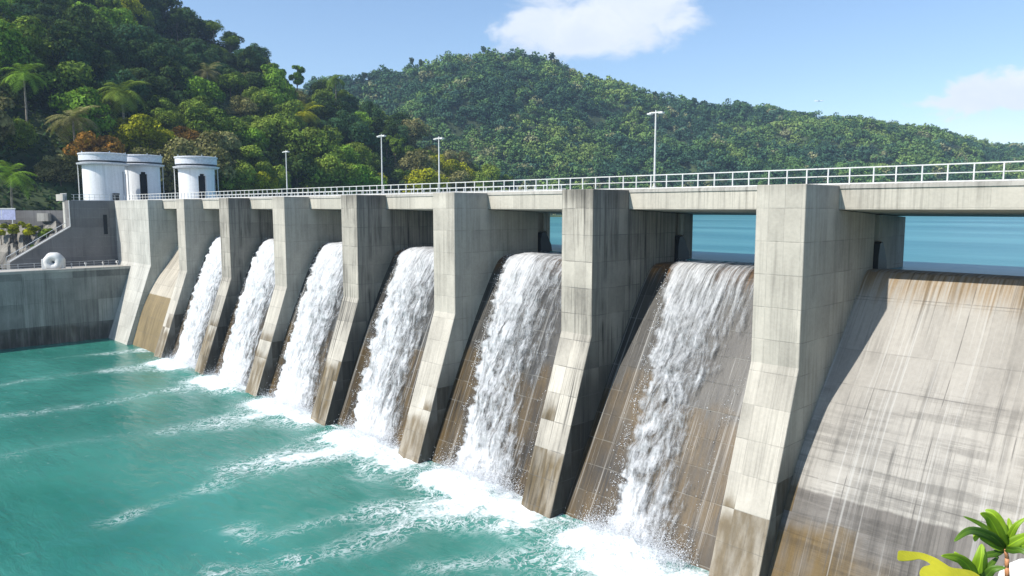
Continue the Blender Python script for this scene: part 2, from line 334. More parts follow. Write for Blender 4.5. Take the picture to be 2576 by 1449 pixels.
# ------------------------------------------------------------------ dam: piers
def PIERP(x):
    f = FY(x)+.01
    return [(37.0,TOP),(37.0,-8.3),(33.1,-19.7),(31.7,-23.8),(46.4,-23.8),(46.4,-.33),(f,-.075),(f,TOP)]
def NOSE(y): return [(47.5,-.375),(47.5,-23.8),(y-.1,-23.8),(y,-22),(y,-.375-(y-47.5)*.0433)]
def FY(x): return 39.15+(x+115)/98.0*1.95
def ccw(pr): return list(reversed(pr))
def pier(i):
    x1 = XR(i); x0 = x1-W; dirty = i in (2, 4, 6)
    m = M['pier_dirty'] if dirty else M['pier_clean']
    desc = {1:'slim pale pier at the left end of the row, beside the dry tan apron', 2:'stained concrete pier second in the row from the left abutment',
            3:'pale grey concrete pier third in the row from the left abutment', 4:'streaked dark sided concrete pier fourth from the left abutment',
            5:'clean pale concrete pier directly left of the stained pier with the wide dark side', 6:'tall brown streaked concrete pier with blackened side, left of the nearest waterfall',
            7:'largest and nearest pale concrete pier between the nearest waterfall and the dry apron', 8:'concrete pier beyond the dry apron at the right edge'}[i]
    o = empty('dam_pier', ((x0+x1)/2, 42, -23.8), label=desc, cat='pier', group='concrete piers of the dam')
    inv = Matrix.Translation(-o.location)
    def part(mb, nm, mt):
        p = mb.build(nm, mt, o, bevel=.03 if nm == 'pier_shaft' else 0); p.matrix_parent_inverse = inv
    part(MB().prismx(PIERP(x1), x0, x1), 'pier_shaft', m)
    part(MB().prismx([(46.402,-.333),(46.402,-23.8),(47.498,-23.8),(47.498,-.373)], x0+.35, x1-.35), 'gate_slot', m)
    part(MB().prismx(NOSE({7:51.5, 8:51.5, 6:48.7}.get(i, 47.9)), x0, x1), 'pier_nose', m)
    mb = MB(); mb.prismx([(46.45,-4.6),(47.45,-4.6),(48.0,-4.3),(47.8,-3.2),(47.4,-2.5),(47.0,-2.0),(46.6,-2.1),(46.45,-2.8)], x1-.33, x1+.28)  # dark block standing in for the shade inside the gate niche
    part(mb, 'niche_shade', M['steel'])
    mb = MB(); mb.box(x1-.32, x1-.02, 47.18, 47.46, -1.95, -.40)
    part(mb, 'slot_liner', M['kerb'])
for i in range(1, 9): pier(i)

# left abutment block (the wide end block) with its flank wall
X0L = XR(0)-15.5
ab = MB().prismx([(37.0,TOP),(37.0,-8.3),(33.1,-19.7),(31.7,-23.8),(51.5,-23.8),(51.5,-.55),(FY(-118),-.075),(FY(-118),TOP)], X0L, XR(0)).build('dam_abutment', M['abut'], bevel=.03,
    label='wide pale concrete block at the left end of the dam beside the dry tan apron', cat='abutment')
# flank wall with a stepped and sloping top
fw = empty('flank_wall', (X0L, 33, -9), label='dark grey wall with pale joint lines and sloping top, left of the wide pale block', cat='wall')
prof = [(36.995,TOP-.02),(30.5,TOP-.02),(30.5,-2.9),(22.3,-8.0),(22.3,-11.5),(36.995,-11.5)]
def attach(o, par): o.parent = par; o.matrix_parent_inverse = par.matrix_world.inverted() if False else Matrix.Translation(-par.location); return o
attach(MB().prismx(prof, X0L-2.6, X0L+.01).build('wall_body', M['dark_wall']), fw)
mb = MB(); a = Vector((X0L+.10, 30.5, -2.75)); b = Vector((X0L+.10, 22.3, -7.85)); mb.tube(a, b, .09, n=8); mb.tube(a, a+Vector((0,0,4.0)), .06, n=8)
attach(mb.build('coping', M['rail']), fw)
mb = MB(); a2 = Vector((X0L-2.4, 30.5, -2.2)); mb.tube(a2, (X0L-2.4, 22.3, -7.3), .05, n=6)
for k in range(7): t = k/6; q = a2.lerp(Vector((X0L-2.4, 22.3, -7.3)), t); mb.tube(q-Vector((0,0,.8)), q, .03, n=6)
attach(mb.build('handrail', M['galv']), fw)
attach(MB().box(X0L+.012, X0L+.06, 35.2, 35.75, -4.1, -1.0).build('vent_opening', M['darkhole']), fw)

# ------------------------------------------------------------------ spillway aprons
SP = [(51.4,-6.2),(50.2,-4.6),(48.6,-3.80),(47.0,-3.62),(45.7,-3.64),(45.2,-3.85),(44.7,-4.3),(43.9,-5.3),(42.6,-6.9),(41.3,-8.4),(39.15,-10.8),(36.7,-14.3),(34.6,-18.3),(33.9,-19.7),(32.4,-23.0)]
def smooth_profile(P, n=6):
    P = [Vector((y, z)) for y, z in P]; out = []
    for k in range(len(P)-1):
        p0 = P[max(k-1,0)]; p1 = P[k]; p2 = P[k+1]; p3 = P[min(k+2,len(P)-1)]
        for j in range(n):
            t = j/n; out.append(.5*((2*p1)+(-p0+p2)*t+(2*p0-5*p1+4*p2-p3)*t*t+(-p0+3*p1-3*p2+p3)*t**3))
    out.append(P[-1]); return [(p.x, p.y) for p in out]
SPS = smooth_profile(SP, 5)
SPW = [(51.4,-6.4),(50.2,-4.9),(48.6,-4.08),(47.0,-3.90),(45.0,-3.90),(44.3,-4.05),(43.5,-4.65),(41.8,-7.0),(40.2,-9.55),(38.7,-12.0),(37.2,-14.6),(35.7,-17.25),(34.3,-19.7),(32.4,-23.2)]
SPWS = smooth_profile(SPW, 5)
KS = {0:-3.0, 1:-3.1, 2:-3.1, 3:-3.0, 4:-2.7, 5:-2.2, 6:-.5, 7:0}
def shiftp(P, i): return [(y+(KS[i]*min(1, max(0, (z+19.7)/15.7)) if y < 46.5 else KS[i]*max(0, (48.6-y)/2.1)), z) for y, z in P]
for i in range(0, 8):
    x0 = XR(i)+.004; x1 = XR(i+1)-W-.004
    prof = shiftp(SPWS if 1 <= i <= 6 else SPS, i)+[(32.4,-24),(51.4,-24)]
    m = M['apron_dry'] if i == 7 else M['apron_far'] if i == 0 else M['apron_wet']
    lab = {0:'dry spillway slope with pale top and tan foot beside the wide end block', 7:'big dry pale spillway slope with rust streaks and dark bands at the right',
           1:'wet grey spillway slope behind the leftmost waterfall', 2:'wet grey spillway slope behind the second waterfall from the left', 3:'wet spillway slope behind the third waterfall from the left',
           4:'brown wet spillway slope behind the fourth waterfall from the left', 5:'ochre stained spillway slope behind the second nearest waterfall',
           6:'ochre and grey stained spillway slope behind the nearest waterfall'}[i]
    MB().prismx(prof, x0, x1).build('spillway_slope', m, smooth=False, label=lab, cat='spillway', group='spillway slopes between the piers')

# ------------------------------------------------------------------ deck
XA, XB = X0L-.0, 3.0
dk = empty('bridge_deck', ((XA+XB)/2, 46, TOP), label='long pale concrete roadway deck running over all the piers', cat='bridge deck')
def skewbox(xa, xb, ya, yb, z0, z1, zb0=None):
    """deck strip between two lines parallel to the deck edge"""
    mb = MB(); zb0 = z0 if zb0 is None else zb0; fa, fb = FY(xa), FY(xb)
    P = [(xa,fa+ya,z0),(xb,fb+ya,z0),(xb,fb+yb if yb < 5 else yb,zb0),(xa,fa+yb if yb < 5 else yb,zb0),(xa,fa+ya,z1),(xb,fb+ya,z1),(xb,fb+yb if yb < 5 else yb,z1),(xa,fa+yb if yb < 5 else yb,z1)]
    v = [mb.bm.verts.new(q) for q in P]
    for f in ((0,3,2,1),(4,5,6,7),(0,1,5,4),(1,2,6,5),(2,3,7,6),(3,0,4,7)): mb.bm.faces.new([v[k] for k in f])
    return mb
attach(skewbox(XA, XB, .005, 51.8, -.05, TOP-.012, -.50).build('deck_slab', M['deck']), dk)
attach(skewbox(XR(0)+.01, XB, -.06, -.001, TOP-.17, TOP-.004).build('edge_strip', M['kerb']), dk)
attach(skewbox(XA, XB, .03, .5, TOP-.01, TOP+.05).build('kerb', M['kerb']), dk)
attach(MB().box(XA, XB, 51.3, 51.78, TOP-.01, TOP+.14).build('kerb', M['kerb']), dk)

# railings: one section per bay
def railing(x0, x1, y, label, zb=TOP+.05, h=.88, grp='white railing sections along the deck', step=1.2, th=.062, ax='x', mat='rail', cat='railing'):
    L = x1-x0; n = max(1, round(L/step))
    sk = y is None
    if sk: y = FY(x0)+.27
    o = empty('deck_railing', (x0, y, zb) if ax == 'x' else (y, x0, zb), (math.atan(1.95/98) if sk else 0) if ax == 'x' else math.pi/2, label=label, cat=cat, group=grp)
    for nm, z, t in (('top_rail', h, th), ('middle_rail', h*.52, th*.75), ('bottom_rail', .05, th*1.1)):
        MB().box(0, L-.02, -t/2, t/2, z-t/2, z+t/2).build(nm, M[mat], o)
    me = None
    for k in range(n):
        if me is None:
            p = MB().box(-th/2, th/2, -th/2-.006, th/2+.006, 0, h-.03).build('post', M[mat], o); me = p.data
        else: p = link('post', me, None, o)
        p.location = ((k+.5)*L/n+random.uniform(-.06, .06), 0, 0)
    return o
nth = ['first','second','third','fourth','fifth','sixth','seventh','eighth','ninth','tenth']
for i in range(8, -1, -1):
    xa = XR(i-1)-W/2 if i > 0 else X0L; xb = XR(i)-W/2 if i > 0 else XR(0)-W/2
    if i == 8: xb = XR(8)
    k = 8-i
    nm = {8:'over the dry apron at the right edge', 7:'over the nearest waterfall', 6:'over the second nearest waterfall', 5:'over the third nearest waterfall', 4:'over the fourth nearest waterfall',
          3:'over the fifth nearest waterfall', 2:'over the farthest waterfall', 1:'over the dry tan apron at the left', 0:'on the wide pale block at the left end'}[i]
    railing(xa, xb, None, 'white near side railing '+nm, h=.90+0.0*i)
for i in range(5, -1, -1):
    xa = XR(i-1)-W/2 if i > 0 else X0L; xb = XR(i)-W/2 if i > 0 else XR(0)-W/2
    nm = {5:'beyond the third nearest waterfall', 4:'beyond the fourth nearest waterfall', 3:'beyond the fifth nearest waterfall', 2:'beyond the farthest waterfall', 1:'beyond the dry tan apron', 0:'in front of the round white towers'}[i]
    railing(xa, xb, 51.5, 'grey far side railing '+nm, zb=TOP+.14, h=.8, grp='railing sections on the far edge of the deck', mat='galv')

# street lamps
def lamp(x, y, h, label):
    o = empty('street_lamp', (x, y, TOP), 0, label=label, cat='street lamp', group='tall T shaped lamps along the deck')
    MB().tube((0,0,0),(0,0,.25),.14,.12,10).tube((0,0,.25),(0,0,h-.1),.075,.05,10).build('pole', M['rail'], o)
    mb = MB(); mb.box(-.5,.5,-.05,.05,h-.1,h-.02); mb.tube((0,0,h-.02),(0,0,h+.1),.04,.03,6); mb.build('cross_arm', M['rail'], o)
    for s in (-1, 1):
        l = MB().box(min(s*.28,s*.62), max(s*.28,s*.62), -.14, .14, h-.17, h-.07).build('lamp_head', M['rail'], o, bevel=.01)
        MB().box(min(s*.31,s*.58), max(s*.31,s*.58), -.11, .11, h-.19, h-.172).build('lens', M['lens'], l)
lamp(-29.45, FY(-29)+.75, 5.15, 'tall white T shaped lamp post nearest, against the far green hill')
lamp(-52.0, FY(-52)+.75, 4.95, 'T shaped lamp post where the near hill meets the far hill')
lamp(-60.6, FY(-61)+.75, 5.75, 'taller of the two middle T shaped lamp posts, against the dark near hill')
lamp(-79.2, FY(-79)+.75, 5.25, 'short looking T shaped lamp post closest to the round white towers')

# ------------------------------------------------------------------ waterfalls
WPROF = smooth_profile(SPW[2:13], 6)
def set_profile(i):
    global wp, slen, STOT
    wp = np.array(shiftp(WPROF, i)); seg = np.sqrt((np.diff(wp, axis=0)**2).sum(1)); slen = np.concatenate([[0], np.cumsum(seg)]); STOT = slen[-1]
set_profile(6)
def prof_at(s): return np.interp(s, slen, wp[:, 0]), np.interp(s, slen, wp[:, 1])
def prof_n(s):
    y0, z0 = prof_at(np.clip(s-.15, 0, STOT)); y1, z1 = prof_at(np.clip(s+.15, 0, STOT)); dy, dz = y1-y0, z1-z0; L = np.hypot(dy, dz)+1e-9
    return dz/L, -dy/L      # outward (downstream / up)
EDG = {6: ([(-3.5,.9),(-4.4,1.5),(-9.3,2.5),(-11,3.2),(-15.4,3.5),(-17.6,3.9),(-20,3.9)], [(-3.5,11.2),(-4.3,11.2),(-6.0,10.9),(-9.1,9.3),(-11.2,8.9),(-14.2,8.8),(-16.4,8.7),(-20,8.9)]),
       5: ([(-3.5,.7),(-4.2,.9),(-9.0,1.7),(-13.1,2.6),(-15.9,3.0),(-18,3.1),(-20,3.6)], [(-3.5,11.25),(-7,11.1),(-10.8,10.2),(-13.4,9.6),(-17,9.7),(-20,9.6)]),
       4: ([(-3.5,.6),(-4.2,.8),(-8.3,1.3),(-13.7,2.1),(-17,2.5),(-20,3.4)], [(-3.5,11.25),(-6,11.2),(-11,10.0),(-14,9.6),(-20,10.0)])}
for k in (1, 2, 3): EDG[k] = ([(-3.5,.4),(-4.2,.5),(-8.7,1.0),(-14.8,1.7),(-20,2.4)], [(-3.5,11.27),(-6.3,11.25),(-12.3,10.2),(-16,10.2),(-20,10.4)])
FALLS = {}
def waterfall(i):
    set_profile(i); ns, nx = 420, 170
    s = np.linspace(0, STOT, ns); y, z = prof_at(s); ny, nz = prof_n(s)
    Lz = np.array(EDG[i][0]); Rz = np.array(EDG[i][1])
    L = np.interp(-z, -Lz[:, 0], Lz[:, 1]); R = np.interp(-z, -Rz[:, 0], Rz[:, 1])
    fan = 0.45*sstep(2, STOT, s)
    ragL = (fbm(s*2.6, s*0+i*7.7, 3, 5)-.5)*1.5*sstep(2, 12, s); ragR = (fbm(s*2.2, s*0+i*5.1, 9, 5)-.5)*1.4*sstep(2, 12, s)
    L2 = L-fan+ragL; R2 = np.minimum(R+fan+ragR, 11.29)
    L2 = np.maximum(L2, .01)
    t = np.linspace(0, 1, nx)
    A = L2[:, None]+(R2-L2)[:, None]*t[None, :]
    Sg = np.repeat(s[:, None], nx, 1)
    lo = sstep(1.5, 12, Sg)
    thick = .10+.04*lo+(fbm(A*2.4+i*31, Sg*.3, 11, 4)-.3)*.16*(1-lo*.5)+lo*np.maximum(0, fbm(A*1.3+i*13, Sg*1.0, 21, 6)-.35)*.62
    edge = np.minimum((A-L2[:, None]), (R2[:, None]-A)); edge_s = None
    atpier = (R2[:, None] > 11.1)*sstep(.6, 0, R2[:, None]-A)
    thick = thick*np.maximum(sstep(-.02, .5, edge), atpier)+.05
    thick *= sstep(-.5, 1.5, Sg)*.9+.1
    base = {6:.665, 5:.71, 4:.755, 3:.80, 2:.83, 1:.85}[i]
    dens = base*(1-.10*lo)+.14*sstep(STOT-6, STOT, Sg)+.1*sstep(3, 0, Sg)
    lf = (A-L2[:, None])/(R2-L2)[:, None]
    dens = dens*(1-.36*sstep(.50, 1.0, lf)*lo)*(1+.16*sstep(.55, .1, lf))      # thinner on the right hand side
    dens = dens*(.55+.45*np.maximum(sstep(-.05, .9, edge), atpier)) + .1*(fbm(A*.5+i*3, Sg*.12, 31, 3)-.5)
    dens = dens*np.maximum(sstep(-.01, .12, edge), atpier*1.0)
    Y = y[:, None]+ny[:, None]*thick; Z = z[:, None]+nz[:, None]*thick
    # the outward normal must point downstream and up
    V = np.stack([XR(i)+A, Y, Z], -1).reshape(-1, 3)
    root = empty('waterfall', (XR(i)+5.65, 34, WATER), label={
        6:'nearest waterfall, thin and torn over ochre concrete at the right', 5:'second nearest waterfall, white with long streaks', 4:'third nearest waterfall in the middle of the dam',
        3:'fourth nearest waterfall, between two slim piers left of the middle', 2:'second waterfall from the left, dense and white', 1:'leftmost and most distant waterfall, narrow and fully white'}[i],
        cat='waterfall', group='waterfalls between the piers')
    me = npmesh('water_sheet', V-np.array(root.location), gridfaces(ns, nx), True)
    setattr_f(me, 'flow', Sg); setattr_f(me, 'across', A+i*40.0); setattr_f(me, 'dens', dens)
    link('water_sheet', me, M['fall'], root)
    # torn drops along the ragged edges and over the lower sheet, and the plunge mist
    def drops(P, r):
        n = len(P); T = np.array([[1,1,1],[-1,-1,1],[-1,1,-1],[1,-1,-1]], float)
        q = RNG.normal(size=(n, 3, 3)); q, _ = np.linalg.qr(q)
        V = P[:, None, :]+np.einsum('kj,nji->nki', T, q)*r[:, None, None]
        Fc = np.array([[0,1,2],[0,3,1],[0,2,3],[1,3,2]])[None]+np.arange(n)[:, None, None]*4
        return V.reshape(-1, 3), Fc.reshape(-1, 3)
    n1 = 2600
    s1 = 2+(STOT-2)*RNG.random(n1)**.75; yy, zz = prof_at(s1); a1, b1 = prof_n(s1)
    l1 = np.interp(s1, s, L2); r1 = np.interp(s1, s, R2); left = RNG.random(n1) < .8
    grow = .15+.45*s1/STOT
    xa = np.where(left, l1-np.abs(RNG.normal(0, .42, n1))*grow*1.5+.25, r1+np.abs(RNG.normal(0, .55, n1))*grow*1.4-.25)
    inner = RNG.random(n1) < .08; xa = np.where(inner, l1+(r1-l1)*RNG.random(n1), xa)
    clump = fbm(xa*2.2, s1*2.0, 77+i, 3)+RNG.normal(0, .05, n1); keep = (clump > .47) & (xa > .1) & (xa < 11.2)
    th = .06+np.abs(RNG.normal(0, .34, n1))*grow*1.3+np.where(inner, .25*grow, 0)
    P1 = np.stack([XR(i)+xa, yy+a1*th, zz+b1*th], -1)[keep]; R1 = (.008+.022*RNG.random(n1)**4)[keep]
    nb = {6:34000, 5:32000, 4:24000, 3:18000, 2:14000, 1:12000}[i]
    lx, rx = L2[-1], R2[-1]
    px = lx-.8+(rx-lx+1.6)*RNG.beta(1.6, 1.6, nb); out = np.abs(RNG.normal(0, 1.3, nb)); hh = RNG.exponential(.42, nb)*np.exp(-out*.3)
    P2 = np.stack([XR(i)+px-out*.35, 34.2-out+RNG.normal(0, .25, nb)+hh*.12, WATER+.05+hh], -1)
    R2_ = .008+.014*RNG.random(nb)**2
    Vd, Fd = drops(np.concatenate([P1, P2])-np.array(root.location), np.concatenate([R1, R2_]))
    link('spray', npmesh('spray', Vd, Fd, False, 3), M['spray'], root, kind='stuff')
    FALLS[i] = (XR(i)+lx, XR(i)+rx)
for i in range(6, 0, -1): waterfall(i)

# ------------------------------------------------------------------ river, lake, ground
def axis(pieces):
    out = []
    for a, b, n in pieces: out.append(np.linspace(a, b, n, endpoint=False))
    out.append([pieces[-1][1]]); return np.concatenate(out)
gx = axis([(-900,-200,10),(-200,-140,20),(-140,-60,230),(-60,-15,300),(-15,20,30),(20,700,14)]); gy = axis([(-900,-20,14),(-20,5,30),(5,36,210),(36,48,8)])
GX, GY = np.meshgrid(gx, gy, indexing='ij')
foam = np.zeros_like(GX); milk = np.zeros_like(GX); hump = np.zeros_like(GX)
def trail(pts, w0, w1, a0, a1, mk=.7):
    global foam, milk
    P = np.array(pts, float); n = len(P)-1
    WX = GX+2.0*(fbm(GX*.22+7, GY*.22, 41, 4)-.5)+1.2*(fbm(GX*.9, GY*.9, 42, 3)-.5); WY = GY+1.6*(fbm(GX*.22, GY*.22+9, 43, 4)-.5)+1.2*(fbm(GX*.9, GY*.9, 44, 3)-.5)
    best = np.zeros_like(GX); bm_ = np.zeros_like(GX)
    for k in range(n):
        a, b = P[k], P[k+1]; d = b-a; L2 = (d**2).sum()
        t = np.clip(((WX-a[0])*d[0]+(WY-a[1])*d[1])/L2, 0, 1); dist = np.hypot(WX-a[0]-t*d[0], WY-a[1]-t*d[1])
        tt = (k+t)/n; w = (w0*1.8+(w1*.95-w0*1.8)*np.minimum(1, tt*1.4))*(.7+.6*fbm(GX*.35, GY*.35, 19, 2)); am = a0*1.12+(a1-a0*1.12)*np.minimum(1, tt*1.6)**.9
        best = np.maximum(best, am*np.exp(-(dist/w)**1.5)); bm_ = np.maximum(bm_, am*np.exp(-(dist/(w*1.8))**2))
    best = best*(1-.35*sstep(33, 22, GY)*sstep(.60, .42, fbm(GX*.16, GY*.3, 47, 3))); foam = np.maximum(foam, best); milk = np.maximum(milk, bm_*mk)
trail([(-109.2,35.0),(-110.0,29.8),(-111.6,24.5),(-111.5,20.2)], .8, 1.6, .75, .15)
trail([(-92.9,34.6),(-97.1,32.2),(-97.7,26.3),(-99.4,21.7),(-98.6,15.1)], 1.3, 2.0, .95, .25)
trail([(-77.5,34.3),(-81.9,32.0),(-82.8,26.8),(-81.8,20.5),(-83.5,12.6)], 1.3, 2.0, .95, .25)
trail([(-62.0,33.9),(-66.8,32.3),(-66.8,26.3),(-68.5,21.2),(-69.3,17.2),(-69.4,10.3)], 1.4, 2.2, .98, .22)
trail([(-46.8,33.1),(-51.4,31.4),(-53.2,25.9),(-53.7,22.4),(-51.2,19.6),(-50.8,16.6),(-50.0,13.5)], 1.7, 1.5, 1.0, .28)
trail([(-33.2,32.4),(-36.2,31.2),(-38.7,27.8),(-40.1,23.8),(-41.2,18.7),(-43.3,18.5)], 1.9, 1.1, 1.0, .42)
trail([(-36.2,31.0),(-37.0,26.6),(-36.2,23.3),(-36.7,18.7),(-38.9,14.9)], 1.9, 1.2, .85, .42)
trail([(-23.0,31.5),(-25.7,30.3),(-28.6,27.6),(-31,24.0)], 1.8, 1.6, 1.0, .45)
trail([(-20.5,31.5),(-23.4,28.5),(-26,25)], 2.0, 2.0, 1.0, .6)
for i in range(1, 7):
    lx, rx = FALLS[i]; cx = (lx+rx)/2-.9-(33.4-GY)*.3; ww = (rx-lx)/2+.6
    dd = np.hypot(np.maximum(0, np.abs(GX-cx)-ww*.5)/1.5, np.maximum(0, 33.0-GY)/2.6)
    c = 1.2*np.exp(-dd**2); c = np.where(GY > 33.6, c*np.exp(-((GY-33.6)/1.6)**2), c); foam = np.maximum(foam, c)
    dd2 = np.hypot((GX-(lx+rx)/2+.5)/ww, (GY-32.9)/1.5); hump += .62*np.exp(-dd2**2)
    # thin white line where water laps the slope and piers
    for xa, xb, yy in ((XR(i)+.1, XR(i+1)-W-.1, 33.75),):
        foam = np.maximum(foam, .72*np.exp(-((GY-yy)/.28)**2)*sstep(xa-.3, xa+.3, GX)*sstep(xb+.3, xb-.3, GX))
foam = np.clip(foam, 0, 1.1)
zz = WATER+.10*(fbm(GX*.5, GY*.8, 5, 4)-.5)+hump*(.25+1.4*fbm(GX*1.5, GY*1.5, 8, 5))+.42*np.clip(foam, 0, 1)**2*(fbm(GX*1.5, GY*1.5, 51, 5)-.4)
V = np.stack([GX, GY, zz], -1).reshape(-1, 3)
me = npmesh('river', V, gridfaces(len(gx), len(gy)), True); setattr_f(me, 'foam', foam); setattr_f(me, 'milk', np.clip(milk, 0, 1))
link('river', me, M['river'], kind='structure', label='turquoise river water with streaks of white foam below the dam')
MB().prismz([(-900,47.6),(900,47.6),(900,1600),(-900,1600)], LAKE-.2, LAKE).build('lake', M['lake'], kind='structure', label='calm blue green reservoir behind the dam')
gxx = np.linspace(-6000, 6000, 41); GXg, GYg = np.meshgrid(gxx, gxx, indexing='ij')
link('ground', npmesh('ground', np.stack([GXg, GYg, np.full_like(GXg, -26.)], -1).reshape(-1, 3), gridfaces(41, 41)), M['bed'], kind='structure', label='river bed and valley floor')

# ------------------------------------------------------------------ hills
def interp(tab, u): a = np.array(tab, float); return np.interp(u, a[:, 0], a[:, 1])
LH_R = [(-900,-420),(-400,-350),(0,-230),(200,-120),(400,5),(450,45),(560,85),(640,145),(700,190),(780,235),(880,232),(950,268),(1000,312),(1100,372),(1200,428),(1260,470),(1330,525),(1500,560)]
LH_D0 = [(-900,128),(0,132),(200,142),(450,160),(700,182),(900,208),(1100,240),(1250,270),(1330,285),(1500,300)]
LH_D1 = [(-900,270),(0,285),(450,300),(700,305),(900,315),(1250,320),(1500,320)]
LH_Z0 = [(-900,-2),(300,-1),(620,-1),(900,-4),(1500,-6)]
def lh(u, d):
    d0 = interp(LH_D0, u); d1 = interp(LH_D1, u); z0 = interp(LH_Z0, u); zr = (524-interp(LH_R, u))/F_PX*d1-7.0
    t = (d-d0)/(d1-d0)
    up = z0+(zr-z0)*np.clip(t, 0, 1)**.92+np.maximum(0, t-1)*20
    near = z0+(t*(d1-d0))*.75        # falls towards the river in front
    z = np.where(t < 0, np.maximum(near, -24), up)
    X = FH.x*d+RH.x*(u-1288)/F_PX*d; Y = FH.y*d+RH.y*(u-1288)/F_PX*d
    return z+(fbm(X*.03, Y*.03, 61, 3)-.5)*8*np.clip(t*3, 0, 1)
us = np.linspace(-900, 1500, 130); ds = np.concatenate([np.linspace(112, 200, 60), np.linspace(203, 330, 60)])
U, D = np.meshgrid(us, ds, indexing='ij'); Z = lh(U, D)
PX = FH.x*D+RH.x*(U-1288)/F_PX*D; PY = FH.y*D+RH.y*(U-1288)/F_PX*D
Z = np.where((PX > -133.5) & (PY < 58), -23., Z)
link('near_hill', npmesh('near_hill', np.stack([PX, PY, Z], -1).reshape(-1, 3), gridfaces(len(us), len(ds)), True), M['soil'], kind='structure', label='steep jungle hillside rising from the left bank')

FH_R = [(500,180),(800,215),(900,198),(950,188),(1000,184),(1050,168),(1100,163),(1160,150),(1220,141),(1300,145),(1380,158),(1430,187),(1480,208),(1560,218),(1650,247),(1750,266),(1850,270),(1900,275),(2050,293),(2150,303),(2300,328),(2400,347),(2480,364),(2576,372),(2800,385),(3400,420)]
FH_D0 = [(500,420),(1400,440),(1800,455),(2576,470),(3400,480)]
FH_D1 = [(500,650),(1220,640),(1500,690),(2000,760),(2576,840),(3400,880)]
def fhh(u, d):
    d0 = interp(FH_D0, u); d1 = interp(FH_D1, u); zr = (524-interp(FH_R, u))/F_PX*d1-6.0; t = (d-d0)/(d1-d0)
    X = FH.x*d+RH.x*(u-1288)/F_PX*d; Y = FH.y*d+RH.y*(u-1288)/F_PX*d
    gul = (fbm(X*.012+3, Y*.012, 71, 4)-.5)*46*np.clip(np.sin(np.clip(t, 0, 1)*math.pi), 0, 1)
    return -5+(zr+5)*np.clip(t, 0, 1)**.85-np.maximum(0, t-1)*120+gul
us = np.linspace(500, 3400, 220); ds = np.linspace(415, 980, 120)
U, D = np.meshgrid(us, ds, indexing='ij'); Z = fhh(U, D)
PX = FH.x*D+RH.x*(U-1288)/F_PX*D; PY = FH.y*D+RH.y*(U-1288)/F_PX*D
link('far_hill', npmesh('far_hill', np.stack([PX, PY, Z], -1).reshape(-1, 3), gridfaces(len(us), len(ds)), True), M['soil'], kind='structure', label='wooded hill across the reservoir')

# far wood: one mass of crowns, each a cloud of leaf clumps
def crowncloud(n, rx, rz, lobes, rng, size):
    """n leaf quads spread over several overlapping lobes; returns V, F, tone"""
    lc = rng.normal(size=(lobes, 3)); lc /= np.linalg.norm(lc, axis=1)[:, None]; lc *= (rng.random((lobes, 1))**.35)*np.array([rx*.78, rx*.78, rz*.70])
    lc[:, 2] = lc[:, 2]*.85+rz*.05; lr = rx*(.20+.24*rng.random(lobes))
    k = rng.choice(lobes, n, p=lr**2/(lr**2).sum()); d = rng.normal(size=(n, 3)); d /= np.linalg.norm(d, axis=1)[:, None]; d[:, 2] = np.where(d[:, 2] < -.6, -d[:, 2], d[:, 2])
    rr = lr[k]*(.70+.42*rng.random(n)); P = lc[k]+d*rr[:, None]*np.array([1,1,.8])
    nn = d+rng.normal(size=(n, 3))*.42; nn /= np.linalg.norm(nn, axis=1)[:, None]
    a = np.cross(nn, rng.normal(size=(n, 3))); a /= np.linalg.norm(a, axis=1)[:, None]; b = np.cross(nn, a)
    sz = size*(.6+.8*rng.random(n)); a *= sz[:, None]; b *= (sz*(.45+.4*rng.random(n)))[:, None]
    V = np.stack([P-a*.5, P-b*.5+a*.08, P+a*.5, P+b*.5+a*.08], 1).reshape(-1, 3); Fq = np.arange(n*4).reshape(-1, 4)
    tone = np.repeat(np.clip(.5*rng.random(n)+.6*rng.random(lobes)[k]-.05, 0, 1), 4)
    return V, Fq, tone
protoF = [crowncloud(260, 6.0, 5.2, 8, RNG, 1.15) for _ in range(10)]
NF = 5000
uu = RNG.uniform(780, 2640, NF*3); d0 = interp(FH_D0, uu); d1 = interp(FH_D1, uu); dd = d0-6+(d1-d0+22)*RNG.random(NF*3)
keep = RNG.random(NF*3) < dd/dd.max()
uu, dd = uu[keep][:NF], dd[keep][:NF]; zz = fhh(uu, dd)
X = FH.x*dd+RH.x*(uu-1288)/F_PX*dd; Y = FH.y*dd+RH.y*(uu-1288)/F_PX*dd
Vs, Fs, Cs = [], [], []; off = 0
pal = np.array([(.070,.130,.048),(.105,.175,.055),(.150,.220,.060),(.200,.260,.070),(.045,.092,.050),(.24,.23,.11),(.065,.125,.075)])
clu = fbm(X*.02, Y*.02, 91, 3)
for k in range(NF):
    V, Fq, tn = protoF[k % 10]; sc = random.choice((.7,.85,1.0,1.1,1.25,1.5)); an = random.random()*6.283; ca, sa = math.cos(an)*sc, math.sin(an)*sc
    x = V[:, 0]*ca-V[:, 1]*sa+X[k]; y = V[:, 0]*sa+V[:, 1]*ca+Y[k]; z = V[:, 2]*sc*random.uniform(.8, 1.15)+zz[k]+2.6*sc
    Vs.append(np.stack([x, y, z], -1)); Fs.append(Fq+off); off += len(V)
    c = clu[k]+random.uniform(-.13, .13); idx = 3 if c > .64 else 2 if c > .54 else 1 if c > .45 else 0 if c > .38 else 4
    if random.random() < .05: idx = 5
    if random.random() < .08: idx = 6
    Cs.append(pal[idx][None]*(.72+.6*tn[:, None])*random.uniform(.88, 1.12)*np.array([.92,1.0,1.02]))
me = npmesh('far_wood', np.concatenate(Vs), np.concatenate(Fs)); setattr_c(me, 'col', np.concatenate(Cs))
link('far_wood', me, M['far'], kind='stuff', label='dense green wood covering the far hill across the reservoir', cat='wood')

